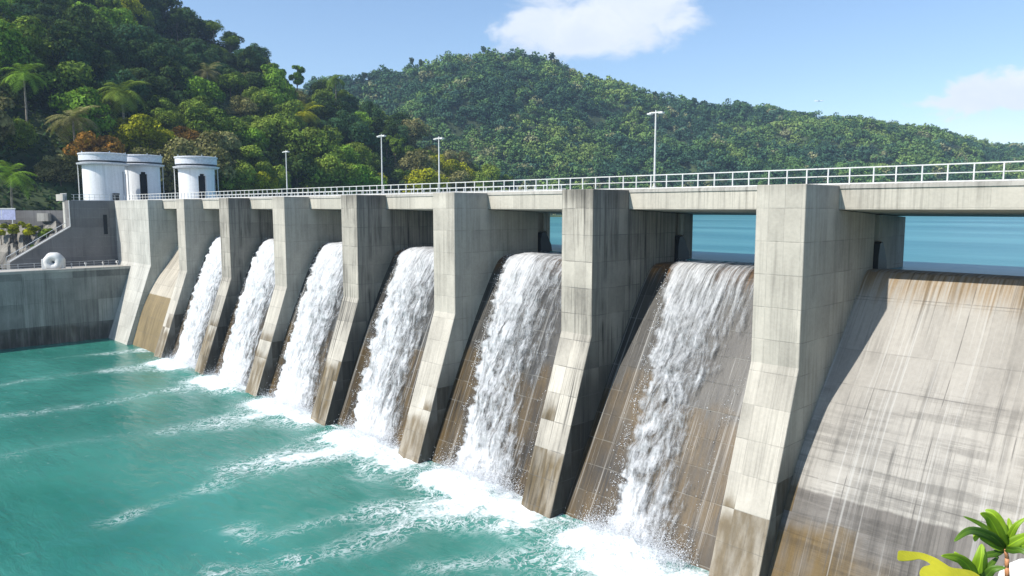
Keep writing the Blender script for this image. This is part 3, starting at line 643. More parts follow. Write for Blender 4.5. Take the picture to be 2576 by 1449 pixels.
# ------------------------------------------------------------------ trees
def crownmesh(name, n, rx, rz, lobes, size, zc, seed):
    rng = np.random.default_rng(seed); V, Fq, tn = crowncloud(n, rx, rz, lobes, rng, size); V[:, 2] += zc
    me = npmesh(name, V, Fq); setattr_f(me, 'tone', tn); return me
def trunkmesh(name, h, r, spread, seed, lean=0.0):
    rnd = random.Random(seed); mb = MB(); prev = Vector((0,0,-1.5)); rr = r
    for k in range(4):
        q = Vector((rnd.uniform(-.25, .25)+lean*k*.3, rnd.uniform(-.25, .25), h*(k+1)/4)); mb.tube(prev, q, rr, rr*.82, 8); prev = q; rr *= .82
    for k in range(6):
        a = rnd.random()*6.283; t = Vector((math.cos(a)*spread, math.sin(a)*spread, h*rnd.uniform(1.05, 1.4))); mb.tube(Vector((0,0,h*rnd.uniform(.55,.95))), t, rr*.6, rr*.15, 6)
    bmesh.ops.recalc_face_normals(mb.bm, faces=mb.bm.faces); me = bpy.data.meshes.new(name); mb.bm.to_mesh(me); mb.bm.free(); me.materials.append(M['bark']); return me
KINDS = []
for k in range(6):
    KINDS.append(('broadleaf_tree', crownmesh('crown', 6400, 5.3+.4*(k%3), 5.2+.5*(k%2), 17+3*k, .52, 5.2, 100+k), trunkmesh('trunk', 4.0, .28, 2.4, k)))
TALL = [('tall_tree', crownmesh('crown', 3600, 3.2, 6.0, 18, .55, 8.5, 140+k), trunkmesh('trunk', 7.5, .25, 1.6, 20+k)) for k in range(2)]
AIRY = [('airy_tree', crownmesh('crown', 1700, 4.4, 3.4, 14, .42, 9.5, 150+k), trunkmesh('trunk', 8.5, .22, 3.0, 30+k)) for k in range(2)]
def frondmesh(name, nf, L, seed, h, width=.75, droop=1.0):
    rng = random.Random(seed); V = []; Fq = []; T = []
    for f in range(nf):
        az = 6.283*f/nf+rng.uniform(-.25, .25); el = rng.uniform(.1, 1.25) if f % 3 else rng.uniform(-.3, .4); ln = L*rng.uniform(.8, 1.1)
        dx, dy = math.cos(az), math.sin(az); p = Vector((0,0,h)); n = 14; pts = [p.copy()]; e = el
        for k in range(n):
            p = p+Vector((dx*math.cos(e), dy*math.cos(e), math.sin(e)))*(ln/n); e -= droop*rng.uniform(.08, .14); pts.append(p.copy())
        side = Vector((-dy, dx, 0)); tn = rng.random()
        for k in range(1, n+1):
            w = width*math.sin(math.pi*min(1, (k+1.2)/(n+2.2)))*(L/4)
            d = (pts[k]-pts[k-1]).normalized()
            for s in (-1, 1):
                for q in (0, .5):
                    a = pts[k-1].lerp(pts[k], q); tip = a+side*s*w+d*w*.55-Vector((0,0,w*rng.uniform(.25, .6))); b = a+d*(ln/n*.34); i0 = len(V)
                    V += [a, b, tip+d*.03, tip]; Fq.append((i0, i0+1, i0+2, i0+3)); T += [min(1, tn*.6+rng.random()*.4)]*4
    me = npmesh(name, np.array([tuple(v) for v in V]), np.array(Fq)); setattr_f(me, 'tone', np.array(T)); return me
def palmtrunk(name, h, r):
    mb = MB(); prev = Vector((0,0,-1.5))
    for k in range(8):
        q = Vector((.05*k*k*.1, 0, h*(k+1)/8)); mb.tube(prev, q, r*(1.15-.04*k), r*(1.0-.04*k), 10); prev = q
    mb.tube(prev-Vector((0,0,.1)), prev+Vector((0,0,.25)), r*1.4, r*.6, 10)
    bmesh.ops.recalc_face_normals(mb.bm, faces=mb.bm.faces); me = bpy.data.meshes.new(name); mb.bm.to_mesh(me); mb.bm.free(); me.materials.append(M['bark_pale']); return me
PALM = ('palm_tree', frondmesh('crown', 26, 5.4, 5, 10.5, .9, 1.15), palmtrunk('trunk', 10.5, .2))
PALM2 = ('palm_tree', frondmesh('crown', 22, 6.0, 9, 8.0, 1.0, 1.0), palmtrunk('trunk', 8.0, .24))
for _, cm, _t in KINDS+TALL+AIRY+[PALM, PALM2]: cm.materials.append(LEAF['mid green'])
def tree(kind, p, sc, colour, label, cat='tree', group='trees on the near hillside', rz=None, sz=1.0):
    nm, cm, tm = kind
    o = empty(nm, p, random.random()*6.283 if rz is None else rz, label=label, cat=cat, group=group); o.scale = (sc, sc, sc*sz)
    link('trunk', tm, None, o); c = link('crown', cm, None, o)
    c.material_slots[0].link = 'OBJECT'; c.material_slots[0].material = LEAF[colour]
    return o
def onhill(u, d): p = plan(u, d); p.z = float(lh(np.array(float(u)), np.array(float(d)))); return p

def vimg(u, v, dlo, dhi):
    """distance on the near hill at which the ground is seen in direction (u, v)"""
    for d in np.arange(dlo, dhi, 1.0):
        z = float(lh(np.array(float(u)), np.array(d)))
        if z/d*F_PX >= 524-v: return d
    return dhi
# ones that stand out
special = [
 (PALM, 330, 235, 1.25, 'mid green', 'tall palm with drooping fronds in the middle of the near hillside', 'palm tree'),
 (PALM, 855, 205, 1.1, 'mid green', 'palm on the skyline where the near hill drops towards the far hill', 'palm tree'),
 (PALM2, 775, 285, 1.2, 'yellow green', 'spreading yellow green palm just left of the skyline palm', 'palm tree'),
 (PALM2, 38, 455, .85, 'bright green', 'bright palm with arching fronds at the left edge, left of the round towers', 'palm tree'),
 (PALM2, 205, 300, 1.0, 'olive', 'olive palm on the slope above the largest round tower', 'palm tree'),
 (PALM, 90, 190, 1.0, 'bright green', 'pale palm high at the left edge of the picture', 'palm tree'),
 (PALM2, 540, 185, .9, 'olive', 'dry looking palm in the dark trees of the upper slope', 'palm tree'),
 (KINDS[1], 372, 345, 1.15, 'yellow green', 'round yellow green tree above the round white towers', 'tree'),
 (KINDS[2], 250, 370, .95, 'orange brown', 'orange brown tree left of the round yellow green tree', 'tree'),
 (KINDS[3], 470, 365, .95, 'orange brown', 'rust coloured tree right above the gap between the round towers', 'tree'),
 (KINDS[4], 545, 370, .9, 'orange brown', 'rust coloured tree above the rightmost round tower', 'tree'),
 (KINDS[5], 250, 275, .9, 'olive', 'brownish olive tree under the tall palm of the hillside', 'tree'),
 (KINDS[0], 530, 235, 1.2, 'bright green', 'bright green tree amid dark crowns in the middle of the near hill', 'tree'),
 (KINDS[0], 645, 355, 1.0, 'bright green', 'bright green tree left of the leftmost lamp post', 'tree'),
 (KINDS[4], 955, 455, .62, 'yellow green', 'small bright yellow tree beside a lamp post behind the railing', 'tree'),
 (KINDS[2], 660, 455, .8, 'yellow green', 'low yellow green tree behind the railing, left of the leftmost lamp post', 'tree'),
 (KINDS[1], 1160, 440, .95, 'yellow green', 'yellow green tree at the low right end of the near hill', 'tree'),
 (KINDS[1], 1095, 420, .95, 'yellow green', 'yellow green tree just right of the lamp where the two hills meet', 'tree'),
 (KINDS[3], 815, 400, 1.35, 'mid green', 'large spreading green tree between the two left lamp posts', 'tree'),
 (AIRY[0], 560, 90, 1.0, 'mid green', 'airy thin crowned tree on the near skyline below the hill top', 'tree'),
 (AIRY[1], 600, 125, .85, 'mid green', 'second thin crowned skyline tree, just right of the airy one', 'tree'),
 (KINDS[5], 655, 150, 1.0, 'dark green', 'dark round tree standing up on the near skyline', 'tree'),
 (TALL[0], 470, 70, 1.1, 'dark green', 'tall dark tree on the near skyline closest to the top edge of the picture', 'tree'),
 (TALL[1], 505, 90, .95, 'dark green', 'pointed dark tree on the near skyline right of the tallest one', 'tree'),
 (KINDS[2], 300, 60, 1.4, 'bright green', 'bright green sunlit crown near the top edge of the picture', 'tree'),
 (KINDS[4], 340, 30, 1.2, 'yellow green', 'yellow green sunlit crown at the top edge of the picture', 'tree'),
]
taken = []
for kd, u, v, sc, col, lab, cat in special:
    hgt = {'palm_tree': (11.5 if kd is PALM else 9)*sc, 'airy_tree': 9*sc, 'tall_tree': 9*sc}.get(kd[0], 6.5*sc)
    d0 = float(interp(LH_D0, u)); d = d0; best = 1e9
    for q in np.arange(d0, float(interp(LH_D1, u))+2, 1.0):
        vv = 524-(float(lh(np.array(float(u)), np.array(q)))+hgt)/q*F_PX
        if abs(vv-v) < best: best = abs(vv-v); d = q
    p = onhill(u, d); taken.append((p.x, p.y)); tree(kd, p, sc*1.05, col, lab, cat)
# the rest of the hillside
cand = []; tries = 0
while len(cand) < 262 and tries < 30000:
    tries += 1
    u = random.uniform(-60, 1290); d0 = float(interp(LH_D0, u)); d1 = float(interp(LH_D1, u))
    d = d0+2+(d1-d0)*random.random()
    if random.random() > d/d1: continue
    p = plan(u, d)
    if p.x > -140 and p.y < 56: continue
    z = float(lh(np.array(u), np.array(d)))
    if 524-(z+14)/d*F_PX < -140: continue          # wholly above the picture
    if 524-(z-2)/d*F_PX > 540 : continue
    mind = 7.0 if d < 230 else 7.8
    if any((p.x-a)**2+(p.y-b)**2 < mind**2 for a, b in taken): continue
    taken.append((p.x, p.y)); cand.append((u, d, z))
cand.sort()
for u, d, z in cand:
    v = 524-(z+7)/d*F_PX
    c = float(fbm(np.array(u*.006+3), np.array(v*.008), 33, 3))+random.uniform(-.2, .2)
    low = v > 250
    if low and u < 620: col = 'orange brown' if c > .80 else 'yellow green' if c > .70 else 'bright green' if c > .60 else 'olive' if c > .42 else 'mid green'
    elif low: col = 'bright green' if c > .62 else 'mid green' if c > .42 else 'dark green'
    else: col = 'bright green' if c > .70 else 'olive' if c > .64 else 'mid green' if c > .47 else 'dark green'
    if v > 330 and u > 1020: col = random.choice(['mid green', 'yellow green', 'olive', 'mid green'])
    t = (d-float(interp(LH_D0, u)))/(float(interp(LH_D1, u))-float(interp(LH_D0, u)))
    band = 'low' if t < .3 else 'half way up' if t < .65 else 'high'
    where = 'at the left picture edge' if u < 110 else 'above the biggest round tower' if u < 330 else 'above the tower gap' if u < 450 else 'above the rightmost tower' if u < 570 else \
            'left of the leftmost lamp' if u < 715 else 'right of the leftmost lamp' if u < 840 else 'left of the second lamp' if u < 950 else 'between second and third lamps' if u < 1090 else 'right of the third lamp'
    kd = random.choice(KINDS) if random.random() < .86 else random.choice(TALL)
    shape = 'tall' if kd in TALL else 'round'
    sc = random.choice((.75,.9,1.0,1.1,1.25,1.45))
    tree(kd, (plan(u, d).x, plan(u, d).y, z-1.2), sc, col, f'{col} {shape} tree {band} on the near hill, {where}', sz=random.uniform(.85, 1.15))

# skyline trees on the far hill
for k, (u, hh, w) in enumerate([(925,1.0,.5),(980,.9,.6),(1042,1.15,.7),(1065,1.0,.65),(1218,1.25,.6),(1385,1.6,.55),(1505,1.0,.6),(1395,1.0,.7),(1640,.9,.75),(1735,1.0,.8),(1760,1.0,.7),(1905,.9,.6),(2170,.9,.7),(2300,1.0,.7),(2385,1.0,.7),(2030,.8,.7)]):
    d = float(interp(FH_D1, u))-4; p = plan(u, d); p.z = float(fhh(np.array(float(u)), np.array(d)))+2.5
    lab = {925:'dark tree on the far ridge just right of the near hill', 980:'lone round tree on the far ridge left of its rise', 1042:'spreading tree where the far ridge starts to rise', 1065:'dark tree beside the spreading one on the rising far ridge',
           1218:'pointed dark tree at the summit of the far hill', 1385:'tall crooked tree standing out on the far ridge right of the summit', 1395:'bushy tree at the foot of the crooked one on the far ridge', 1505:'lone dark tree on the far ridge falling right of the summit',
           1640:'dark tree on the far ridge above the nearest lamp post', 1735:'first of two dark trees on the far ridge right of the nearest lamp', 1760:'second of two dark trees on the far ridge right of the nearest lamp', 1905:'small pointed tree on the far ridge left of the tiny aircraft',
           2030:'low dark tree on the far ridge under the tiny aircraft', 2170:'dark tree on the far ridge right of the tiny aircraft', 2300:'dark tree on the far ridge left of the small cloud', 2385:'last dark tree on the far ridge under the small cloud'}[u]
    tree(random.choice(TALL if hh > 1.1 else KINDS), p, .62*hh, 'dark green', lab, 'tree', 'trees on the far ridge', sz=w*1.6)

# undergrowth between the trees
n = 60000; uu = RNG.uniform(-80, 1300, n); d0 = interp(LH_D0, uu); d1 = interp(LH_D1, uu); dd = d0-4+(d1-d0+8)*RNG.random(n)**.8
X = FH.x*dd+RH.x*(uu-1288)/F_PX*dd; Y = FH.y*dd+RH.y*(uu-1288)/F_PX*dd; Zu = lh(uu, dd)+RNG.random(n)**2*2.6*fbm(X*.2, Y*.2, 4, 2)*1.6
ok = ~((X > -134.5) & (Y < 58)); X, Y, Zu = X[ok], Y[ok], Zu[ok]; n = len(X)
P = np.stack([X, Y, Zu], -1); nn = RNG.normal(size=(n, 3)); nn[:, 2] = np.abs(nn[:, 2])+.5; nn /= np.linalg.norm(nn, axis=1)[:, None]
a = np.cross(nn, RNG.normal(size=(n, 3))); a /= np.linalg.norm(a, axis=1)[:, None]; b = np.cross(nn, a); a *= .55; b *= .3
me = npmesh('undergrowth', np.stack([P-a, P-b, P+a, P+b], 1).reshape(-1, 3), np.arange(n*4).reshape(-1, 4)); setattr_f(me, 'tone', np.repeat(RNG.random(n), 4))
link('undergrowth', me, LEAF['dark green'], kind='stuff', label='dark undergrowth between the trees of the near hillside', cat='undergrowth')

# ------------------------------------------------------------------ left bank: terrace, training wall, platform, towers
XT = -123.5
tw = empty('training_wall', (XT-1, 0, -20), label='long dark stained river wall running out of the picture at the left', cat='wall')
attach(MB().prismx([(37.0-.3,-9.25),(-60,-9.25),(-60,-24),(32.9,-24),(33.3,-19.0),(36.7,-9.4)], XT-1.2, XT).build('wall_face', M['train']), tw)
attach(MB().box(XT-1.3, XT+.06, -60, 36.7, -9.246, -8.85).build('coping', M['kerb']), tw)
MB().box(X0L-.01, XT-1.302, -60, 36.6, -12, -8.95).build('terrace', M['kerb'], kind='structure', label='concrete terrace on top of the river wall')
railing(6, 36.3, XT-5.9, 'thin grey handrail along the back of the terrace behind the white ring', zb=-8.95, h=.75, grp=None, step=2.0, th=.045, ax='y', mat='galv')
for k, (yy, sz) in enumerate(((35.6,.42),(33.6,.30),(31.2,.36),(29.3,.26))):
    v = MB(); v.tube((0,0,0),(0,0,.5+sz*.4),.06,.06,8).box(-sz/2,sz/2,-sz/3,sz/3,.5,.5+sz*.8).tube((-sz*.5,0,.7),(sz*.5,0,.7),.09,.09,8)
    o = v.build('valve_post', M['rail'] if k < 2 else M['galv'], label=('tall white valve stand by the end of the river wall','small white valve stand second from the wall end','grey box on a post on the terrace','short grey valve stand nearest the white ring')[k], cat='valve', group='valve stands on the terrace')
    o.location = (XT-2.4, yy, -8.95)
# the white ring shaped housing
wr = empty('ring_housing', (XT-2.6, 27.1, -8.95), math.radians(58), label='white ring shaped machine housing with dark centre on the terrace', cat='machine')
def torus(R, r, n=30, m=14, squash=1.0):
    mb = MB(); rings = []
    for i in range(n):
        a = 2*math.pi*i/n; lump = 1+.07*math.sin(a*7); rings.append([mb.bm.verts.new(((R+r*lump*math.cos(2*math.pi*j/m))*math.cos(a), r*1.3*math.sin(2*math.pi*j/m), (R+r*lump*math.cos(2*math.pi*j/m))*math.sin(a)*squash+1.05)) for j in range(m)])
    for i in range(n):
        for j in range(m): mb.bm.faces.new((rings[i][j], rings[(i+1)%n][j], rings[(i+1)%n][(j+1)%m], rings[i][(j+1)%m]))
    return mb
torus(.78, .68).build('ring_body', M['rail'], wr, smooth=True)
MB().tube((0,-.28,1.15),(0,.28,1.15),.34,.34,16).build('hub', M['steel'], wr)
MB().box(-1.55,-.75,-.55,.55,0,1.5).build('side_box', M['rail'], wr, bevel=.05)
MB().box(.75,1.35,-.45,.45,0,.9).build('foot', M['rail'], wr, bevel=.05)
MB().box(-.7,.7,-.6,.6,.02,.5).build('base', M['kerb'], wr, bevel=.04)

# platform behind the abutment, parapets
pl = empty('platform', (-147, 46, -10), label='concrete platform carrying the round white towers', cat='platform')
attach(MB().prismz([(X0L-2.62,41.9),(-137,41.9),(-137,33.5),(-134.2,30.5),(X0L-2.62,30.5)], -14, TOP-.05).build('front_block', M['abut']), pl)
attach(MB().prismz([(X0L-.02,42),(X0L-.02,60),(-166,60),(-166,42)], -14, TOP-.03).build('slab', M['abut']), pl)
attach(MB().box(-137.1, X0L-2.5, 30.3, 30.6, TOP-.04, TOP+1.0).build('parapet', M['kerb']), pl)
railing(-137, X0L-2.7, 30.9, 'white railing on the corner left of the round towers', zb=TOP-.04, h=1.15, grp=None, step=.5, th=.06)
railing(31, 39.0, X0L-.4, 'white railing along the top of the dark flank wall', zb=TOP-.02, h=.95, grp=None, step=.7, th=.05, ax='y')

def tower(x, y, r, h, label, rot, box=False, slots=((0.0, .38),)):
    o = empty('round_tower', (x, y, TOP-.03), rot, label=label, cat='tower', group='round white towers at the left end of the dam')
    n = 72; bm_ = MB()
    # wall with tall rounded slots cut out
    import itertools
    zs = [0, .25, h*.78, h*.84, h]; rows = []
    for z in zs: rows.append([bm_.bm.verts.new((r*math.cos(2*math.pi*k/n), r*math.sin(2*math.pi*k/n), z)) for k in range(n)])
    inner = [[bm_.bm.verts.new(((r-.35)*math.cos(2*math.pi*k/n), (r-.35)*math.sin(2*math.pi*k/n), z)) for k in range(n)] for z in zs]
    def cut(k, j):
        a = 2*math.pi*(k+.5)/n
        for c, hw in slots:
            d = abs((a-c+math.pi)%(2*math.pi)-math.pi)
            if d < hw*.5*(1 if j < 2 else .66): return j in (1, 2)
        return False
    for j in range(len(zs)-1):
        for k in range(n):
            k2 = (k+1)%n
            if cut(k, j):
                for (kk, q) in ((k, -1), (k2, 1)):
                    nb = (k+q)%n
                    if not cut(nb, j): bm_.bm.faces.new((rows[j][kk], rows[j+1][kk], inner[j+1][kk], inner[j][kk]))
                if not cut(k, j+1): bm_.bm.faces.new((rows[j+1][k], rows[j+1][k2], inner[j+1][k2], inner[j+1][k]))
                if not cut(k, j-1): bm_.bm.faces.new((rows[j][k], rows[j][k2], inner[j][k2], inner[j][k]))
            else:
                bm_.bm.faces.new((rows[j][k], rows[j][k2], rows[j+1][k2], rows[j+1][k])); bm_.bm.faces.new((inner[j][k2], inner[j][k], inner[j+1][k], inner[j+1][k2]))
    bm_.build('tower_wall', M['white'], o)
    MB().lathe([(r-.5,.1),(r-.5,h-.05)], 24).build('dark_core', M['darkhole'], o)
    rf = MB().lathe([(r+.1,h+.002),(r+.75,h+.12),(r+.85,h+.38),(r+.30,h+.48),(r+.28,h+.75),(r+.45,h+.82),(r+.45,h+1.75),(r+.58,h+1.85),(r+.58,h+2.05),(r+.2,h+2.12)], 56).build('roof', M['whitegrey'], o)
    mb = MB(); mb.lathe([(r+.31,h+.50),(r+.33,h+.62),(r+.31,h+.73)], 56, cap=False); mb.build('rim_band', M['steel'], rf)
    for a in (math.pi*.5+.25, -math.pi*.5-.1, math.pi+.2):
        MB().tube(((r+.62)*math.cos(a),(r+.62)*math.sin(a),0),((r+.62)*math.cos(a),(r+.62)*math.sin(a),h+.13),.07,.07,8).build('column', M['rail'], o)
    for a in (.3, 1.4, 2.6, 4.0, 5.2):
        MB().box(-.12,.12,-.08,.08,0,.22).build('roof_fitting', M['galv'], rf).location = ((r+.25)*math.cos(a),(r+.25)*math.sin(a),h+2.12)
    if box:
        b = MB().box(-.5,.5,-.25,.25,.0,1.4).build('cabinet', M['steel'], o, bevel=.04); a = math.radians(28); b.location = ((r+.3)*math.cos(a),(r+.3)*math.sin(a),0); b.rotation_euler = (0,0,a+math.pi/2)
    return o
camrot = lambda x, y: math.atan2(-y, -x)
def tw_(u, d, r, h, lab, slots, box=False):
    p = plan(u, d); tower(p.x, p.y, r, h, lab, camrot(p.x, p.y), box, slots)
tw_(368, 140, 3.0, 6.5, 'round white tower in the middle, partly hidden behind the largest one', ((0.02, .42), (-1.35, .4), (2.6,.4)))
tw_(272, 131, 3.3, 6.2, 'largest round white tower, leftmost of the three', ((1.12, .22), (-2.2,.4)), True)
tw_(503, 131, 2.95, 5.6, 'separate round white tower on the right of the three', ((.30, .42), (1.30,.16), (2.4,.4)))

# road walls, sign and plants beyond the terrace
def wallbox(name, u0, u1, d, v0, v1, mat, lab, cat, th=.5):
    a = plan(u0, d); b = plan(u1, d); z1 = -(v0-524)/F_PX*d; z0 = -(v1-524)/F_PX*d; L = (b-a).length
    o = MB().box(0, L, 0, th, z0, z1).build(name, mat, label=lab, cat=cat); o.location = (a.x, a.y, 0); o.rotation_euler = (0,0,math.atan2(b.y-a.y, b.x-a.x)); return o
wallbox('road_wall', -120, 172, 126.5, 529, 600, M['dark_wall'], 'low dark road wall below the trees, left of the dam', 'wall')
wallbox('concrete_block', 98, 126, 125.4, 536, 556, M['kerb'], 'small pale concrete block against the dark road wall', 'block', 1.0)
sg = empty('notice_board', plan(-3, 124.6, -1.7), math.atan2(RH.y, RH.x), label='pale blue and white board standing at the left edge', cat='board')
MB().box(-.4, 3.2, -.05, .05, -.2, 1.55).build('panel', M['blue'], sg); MB().box(-.45, 3.25, -.1, .12, 1.55, 1.75).build('top_strip', M['rail'], sg)
for k in range(2): MB().box(.2+k*2.4, .3+k*2.4, -.04, .04, -3.5, -.2).build('leg', M['galv'], sg)
MB().box(.9, .98, -.07, -.052, -.1, 1.5).build('divider', M['rail'], sg)
# rock bank
bx = np.linspace(-160, 165, 50); bz = np.linspace(0, 1, 16); BX, BT = np.meshgrid(bx, bz, indexing='ij')
Dd = 117.5+BT*8+1.8*(fbm(BX*.05, BT*2, 14, 3)-.5)*3; BZ = -9.2+BT**.8*6.6+(fbm(BX*.04, BT*3, 15, 3)-.5)*1.6
bpx = FH.x*Dd+RH.x*(BX-1288)/F_PX*Dd; bpy_ = FH.y*Dd+RH.y*(BX-1288)/F_PX*Dd; bpx = np.minimum(bpx, -133.3)
link('rock_bank', npmesh('rock_bank', np.stack([bpx, bpy_, BZ], -1).reshape(-1, 3), gridfaces(50, 16), False), M['rock'], kind='structure', label='grey rock and concrete bank below the road')
shrub = crownmesh('crown', 1500, 1.5, 1.1, 8, .26, .8, 300); shrub.materials.append(LEAF['yellow green'])
stem = trunkmesh('stem', .7, .06, .6, 77)
for k, (u, d, z, sc, col) in enumerate([(5,121.5,-3.6,1.15,'yellow green'),(38,121.8,-3.2,1.3,'yellow green'),(72,121.5,-3.5,1.2,'yellow green'),(108,122.0,-3.9,1.1,'mid green'),(132,120.5,-5.6,.9,'olive'),(95,119.5,-6.2,.7,'mid green')]):
    o = empty('shrub', plan(u, d, z-.75*sc), k*1.3, label=['yellow green shrub under the pale blue board','largest yellow green shrub on the rock bank','yellow green shrub right of the largest one on the rock bank','darker green shrub below the small concrete block','olive shrub low beside the sloping wall','small green shrub low on the rock bank'][k], cat='shrub', group='shrubs on the rock bank')
    o.scale = (sc,)*3; link('stem', stem, None, o); c = link('crown', shrub, None, o); c.material_slots[0].link = 'OBJECT'; c.material_slots[0].material = LEAF[col]

# tiny aircraft in the sky
ap = empty('aircraft', ray(2062, 254)*1500, 0.3, label='tiny grey aircraft low in the sky right of the hill summit', cat='aircraft')
MB().tube((-6,0,0),(5,0,0),.9,.9,10).tube((5,0,0),(8,0,-.1),.9,.2,10).tube((-6,0,0),(-10,0,.6),.9,.2,10).build('fuselage', M['galv'], ap)
mb = MB(); mb.prismz([(2,-.5),(2,.5),(-2.2,9),(-3.4,9),(-1.2,.5),(-1.2,-.5),(-3.4,-9),(-2.2,-9)], -.15, .1); mb.build('wing', M['galv'], ap)
mb = MB(); mb.prismx([(-.1,0),(-.1,3),(.1,3),(.1,0)], -9.4, -7.6); mb.build('tail_fin', M['galv'], ap)

# ------------------------------------------------------------------ foreground plants on a rocky ledge
def leaf_mat(name, a, b):
    g = G(name); t = g.attr('v'); w = g.attr('w'); n = g.noise(g.n('ShaderNodeTexCoord').outputs['Object'], 30, 3)
    c = g.mix(g.ss(0, 1, g.add(g.mul(t, .6), g.mul(n, .4))), a, b); c = g.mix(g.mul(g.ss(.12, 0.0, g.m_('ABSOLUTE', w)), .5), c, tuple(min(1, x*1.8) for x in b))
    p = g.bsdf(c, .5); tr = g.n('ShaderNodeBsdfTranslucent'); g.put(tr.inputs[0], g.mix(.3, c, (.5,.65,.02)))
    ms = g.n('ShaderNodeMixShader'); ms.inputs[0].default_value = .32; g.nt.links.new(p, ms.inputs[1]); g.nt.links.new(tr.outputs[0], ms.inputs[2]); return g.done(ms.outputs[0])
LG = leaf_mat('glossy_leaf', (.09,.20,.010), (.33,.50,.02)); LY = leaf_mat('yellow_leaf', (.36,.36,.01), (.70,.64,.03)); LD = leaf_mat('deep_green_leaf', (.03,.08,.010), (.13,.25,.02))
ST = plain('orange_stem', (.45,.20,.09), .6, 0, .3, 40); M['stone'] = plain('white_stone', (.80,.76,.70), .8, 0, .06, 6)
DF = 3.1
def fp(u, v, d=DF): return ray(u, v)*d
def blade(parent, pts, w, mat, up=None, name='leaf', lab=None, fold=.25, taper=1.0):
    P = [Vector(p) for p in pts]; n = 18; V = []; tv = []; wv = []
    def cr(t):
        m = len(P)-1; k = min(int(t*m), m-1); f = t*m-k; p0 = P[max(k-1,0)]; p1 = P[k]; p2 = P[k+1]; p3 = P[min(k+2,m)]
        return .5*((2*p1)+(-p0+p2)*f+(2*p0-5*p1+4*p2-p3)*f*f+(-p0+3*p1-3*p2+p3)*f**3)
    view = ray(2500, 1400).normalized()
    for k in range(n+1):
        t = k/n; c = cr(t); d = (cr(min(1, t+.02))-cr(max(0, t-.02))).normalized()
        sd = d.cross(up if up is not None else view).normalized(); nn = sd.cross(d).normalized()
        ww = w*(math.sin(math.pi*min(1, .10+.90*t)**.85))**.8*taper+.0015
        if t > .999: ww = .001
        for j, s in enumerate((-1, -.5, 0, .5, 1)):
            V.append(c+sd*s*ww-nn*(abs(s)*ww*fold)); tv.append(t); wv.append(s)
    fs = gridfaces(n+1, 5); me = npmesh(name, np.array([tuple(v) for v in V])-np.array(parent.location), fs, True); setattr_f(me, 'v', tv); setattr_f(me, 'w', wv)
    o = link(name, me, mat, parent, label=lab); m = o.modifiers.new('thick', 'SOLIDIFY'); m.thickness = .0012; return o
def plant(u, v, leaves, stem_to, lab, sw):
    base = fp(*stem_to); o = empty('leafy_plant', base, 0, label=lab, cat='plant', group='glossy leaved plants in the foreground')
    c = fp(u, v); mb = MB(); prev = base
    for k in range(1, 7):
        t = k/6; q = base.lerp(c, t)+Vector((math.sin(t*9)*.004, 0, 0)); mb.tube(prev-base, q-base, sw*(1.1-.45*(t-.166)), sw*(1.1-.45*t), 10); prev = q
    mb.build('stem', ST, o, smooth=True)
    for (pts, w, m, dd) in leaves:
        P = [c]+[fp(a, b, DF+z) for (a, b), z in zip(pts, dd)]
        up = None
        blade(o, P, w, m, up)
    return o
# tall plant on the right
plant(2528, 1380, [
 ([(2512,1345),(2490,1305),(2466,1291)], .024, LG, (-.03,-.06,-.08)),
 ([(2518,1330),(2500,1295),(2478,1283)], .022, LG, (.02,.03,.05)),
 ([(2500,1345),(2465,1318),(2424,1299)], .010, LD, (.0,.02,.03)),
 ([(2495,1350),(2440,1335),(2400,1362)], .017, LD, (-.05,-.12,-.16)),
 ([(2500,1365),(2462,1345),(2452,1362)], .018, LG, (-.03,-.08,-.1)),
 ([(2505,1372),(2475,1348),(2440,1330)], .016, LG, (.04,.08,.1)),
 ([(2535,1350),(2540,1325),(2537,1303)], .013, LG, (.0,.02,.03)),
 ([(2540,1352),(2556,1322),(2580,1303)], .012, LG, (-.02,-.05,-.06)),
 ([(2545,1368),(2575,1352),(2610,1340)], .020, LG, (-.03,-.06,-.1)),
 ([(2550,1378),(2590,1372),(2630,1392)], .020, LG, (.03,.05,.06)),
 ([(2545,1384),(2570,1385),(2605,1408)], .012, LD, (-.05,-.1,-.14)),
 ([(2505,1392),(2480,1398),(2462,1420)], .012, LD, (.05,.1,.12)),
], (2545, 1520), 'tall glossy green plant on an orange stem at the bottom right corner', .011)
plant(2452, 1462, [
 ([(2440,1430),(2412,1405),(2368,1398)], .022, LG, (-.04,-.08,-.12)),
 ([(2445,1440),(2420,1415),(2385,1405)], .012, LD, (.05,.08,.1)),
 ([(2462,1430),(2468,1400),(2470,1368)], .027, LG, (-.02,-.03,-.02)),
 ([(2445,1435),(2425,1410),(2400,1388)], .014, LG, (.06,.1,.12)),
 ([(2475,1440),(2495,1418),(2512,1400)], .012, LD, (.04,.07,.1)),
 ([(2480,1450),(2498,1432),(2530,1428)], .016, LD, (-.04,-.08,-.1)),
 ([(2430,1450),(2400,1440),(2370,1446)], .014, LG, (.03,.06,.08)),
], (2450, 1530), 'low glossy green plant between the yellow leaf and the tall plant', .010)
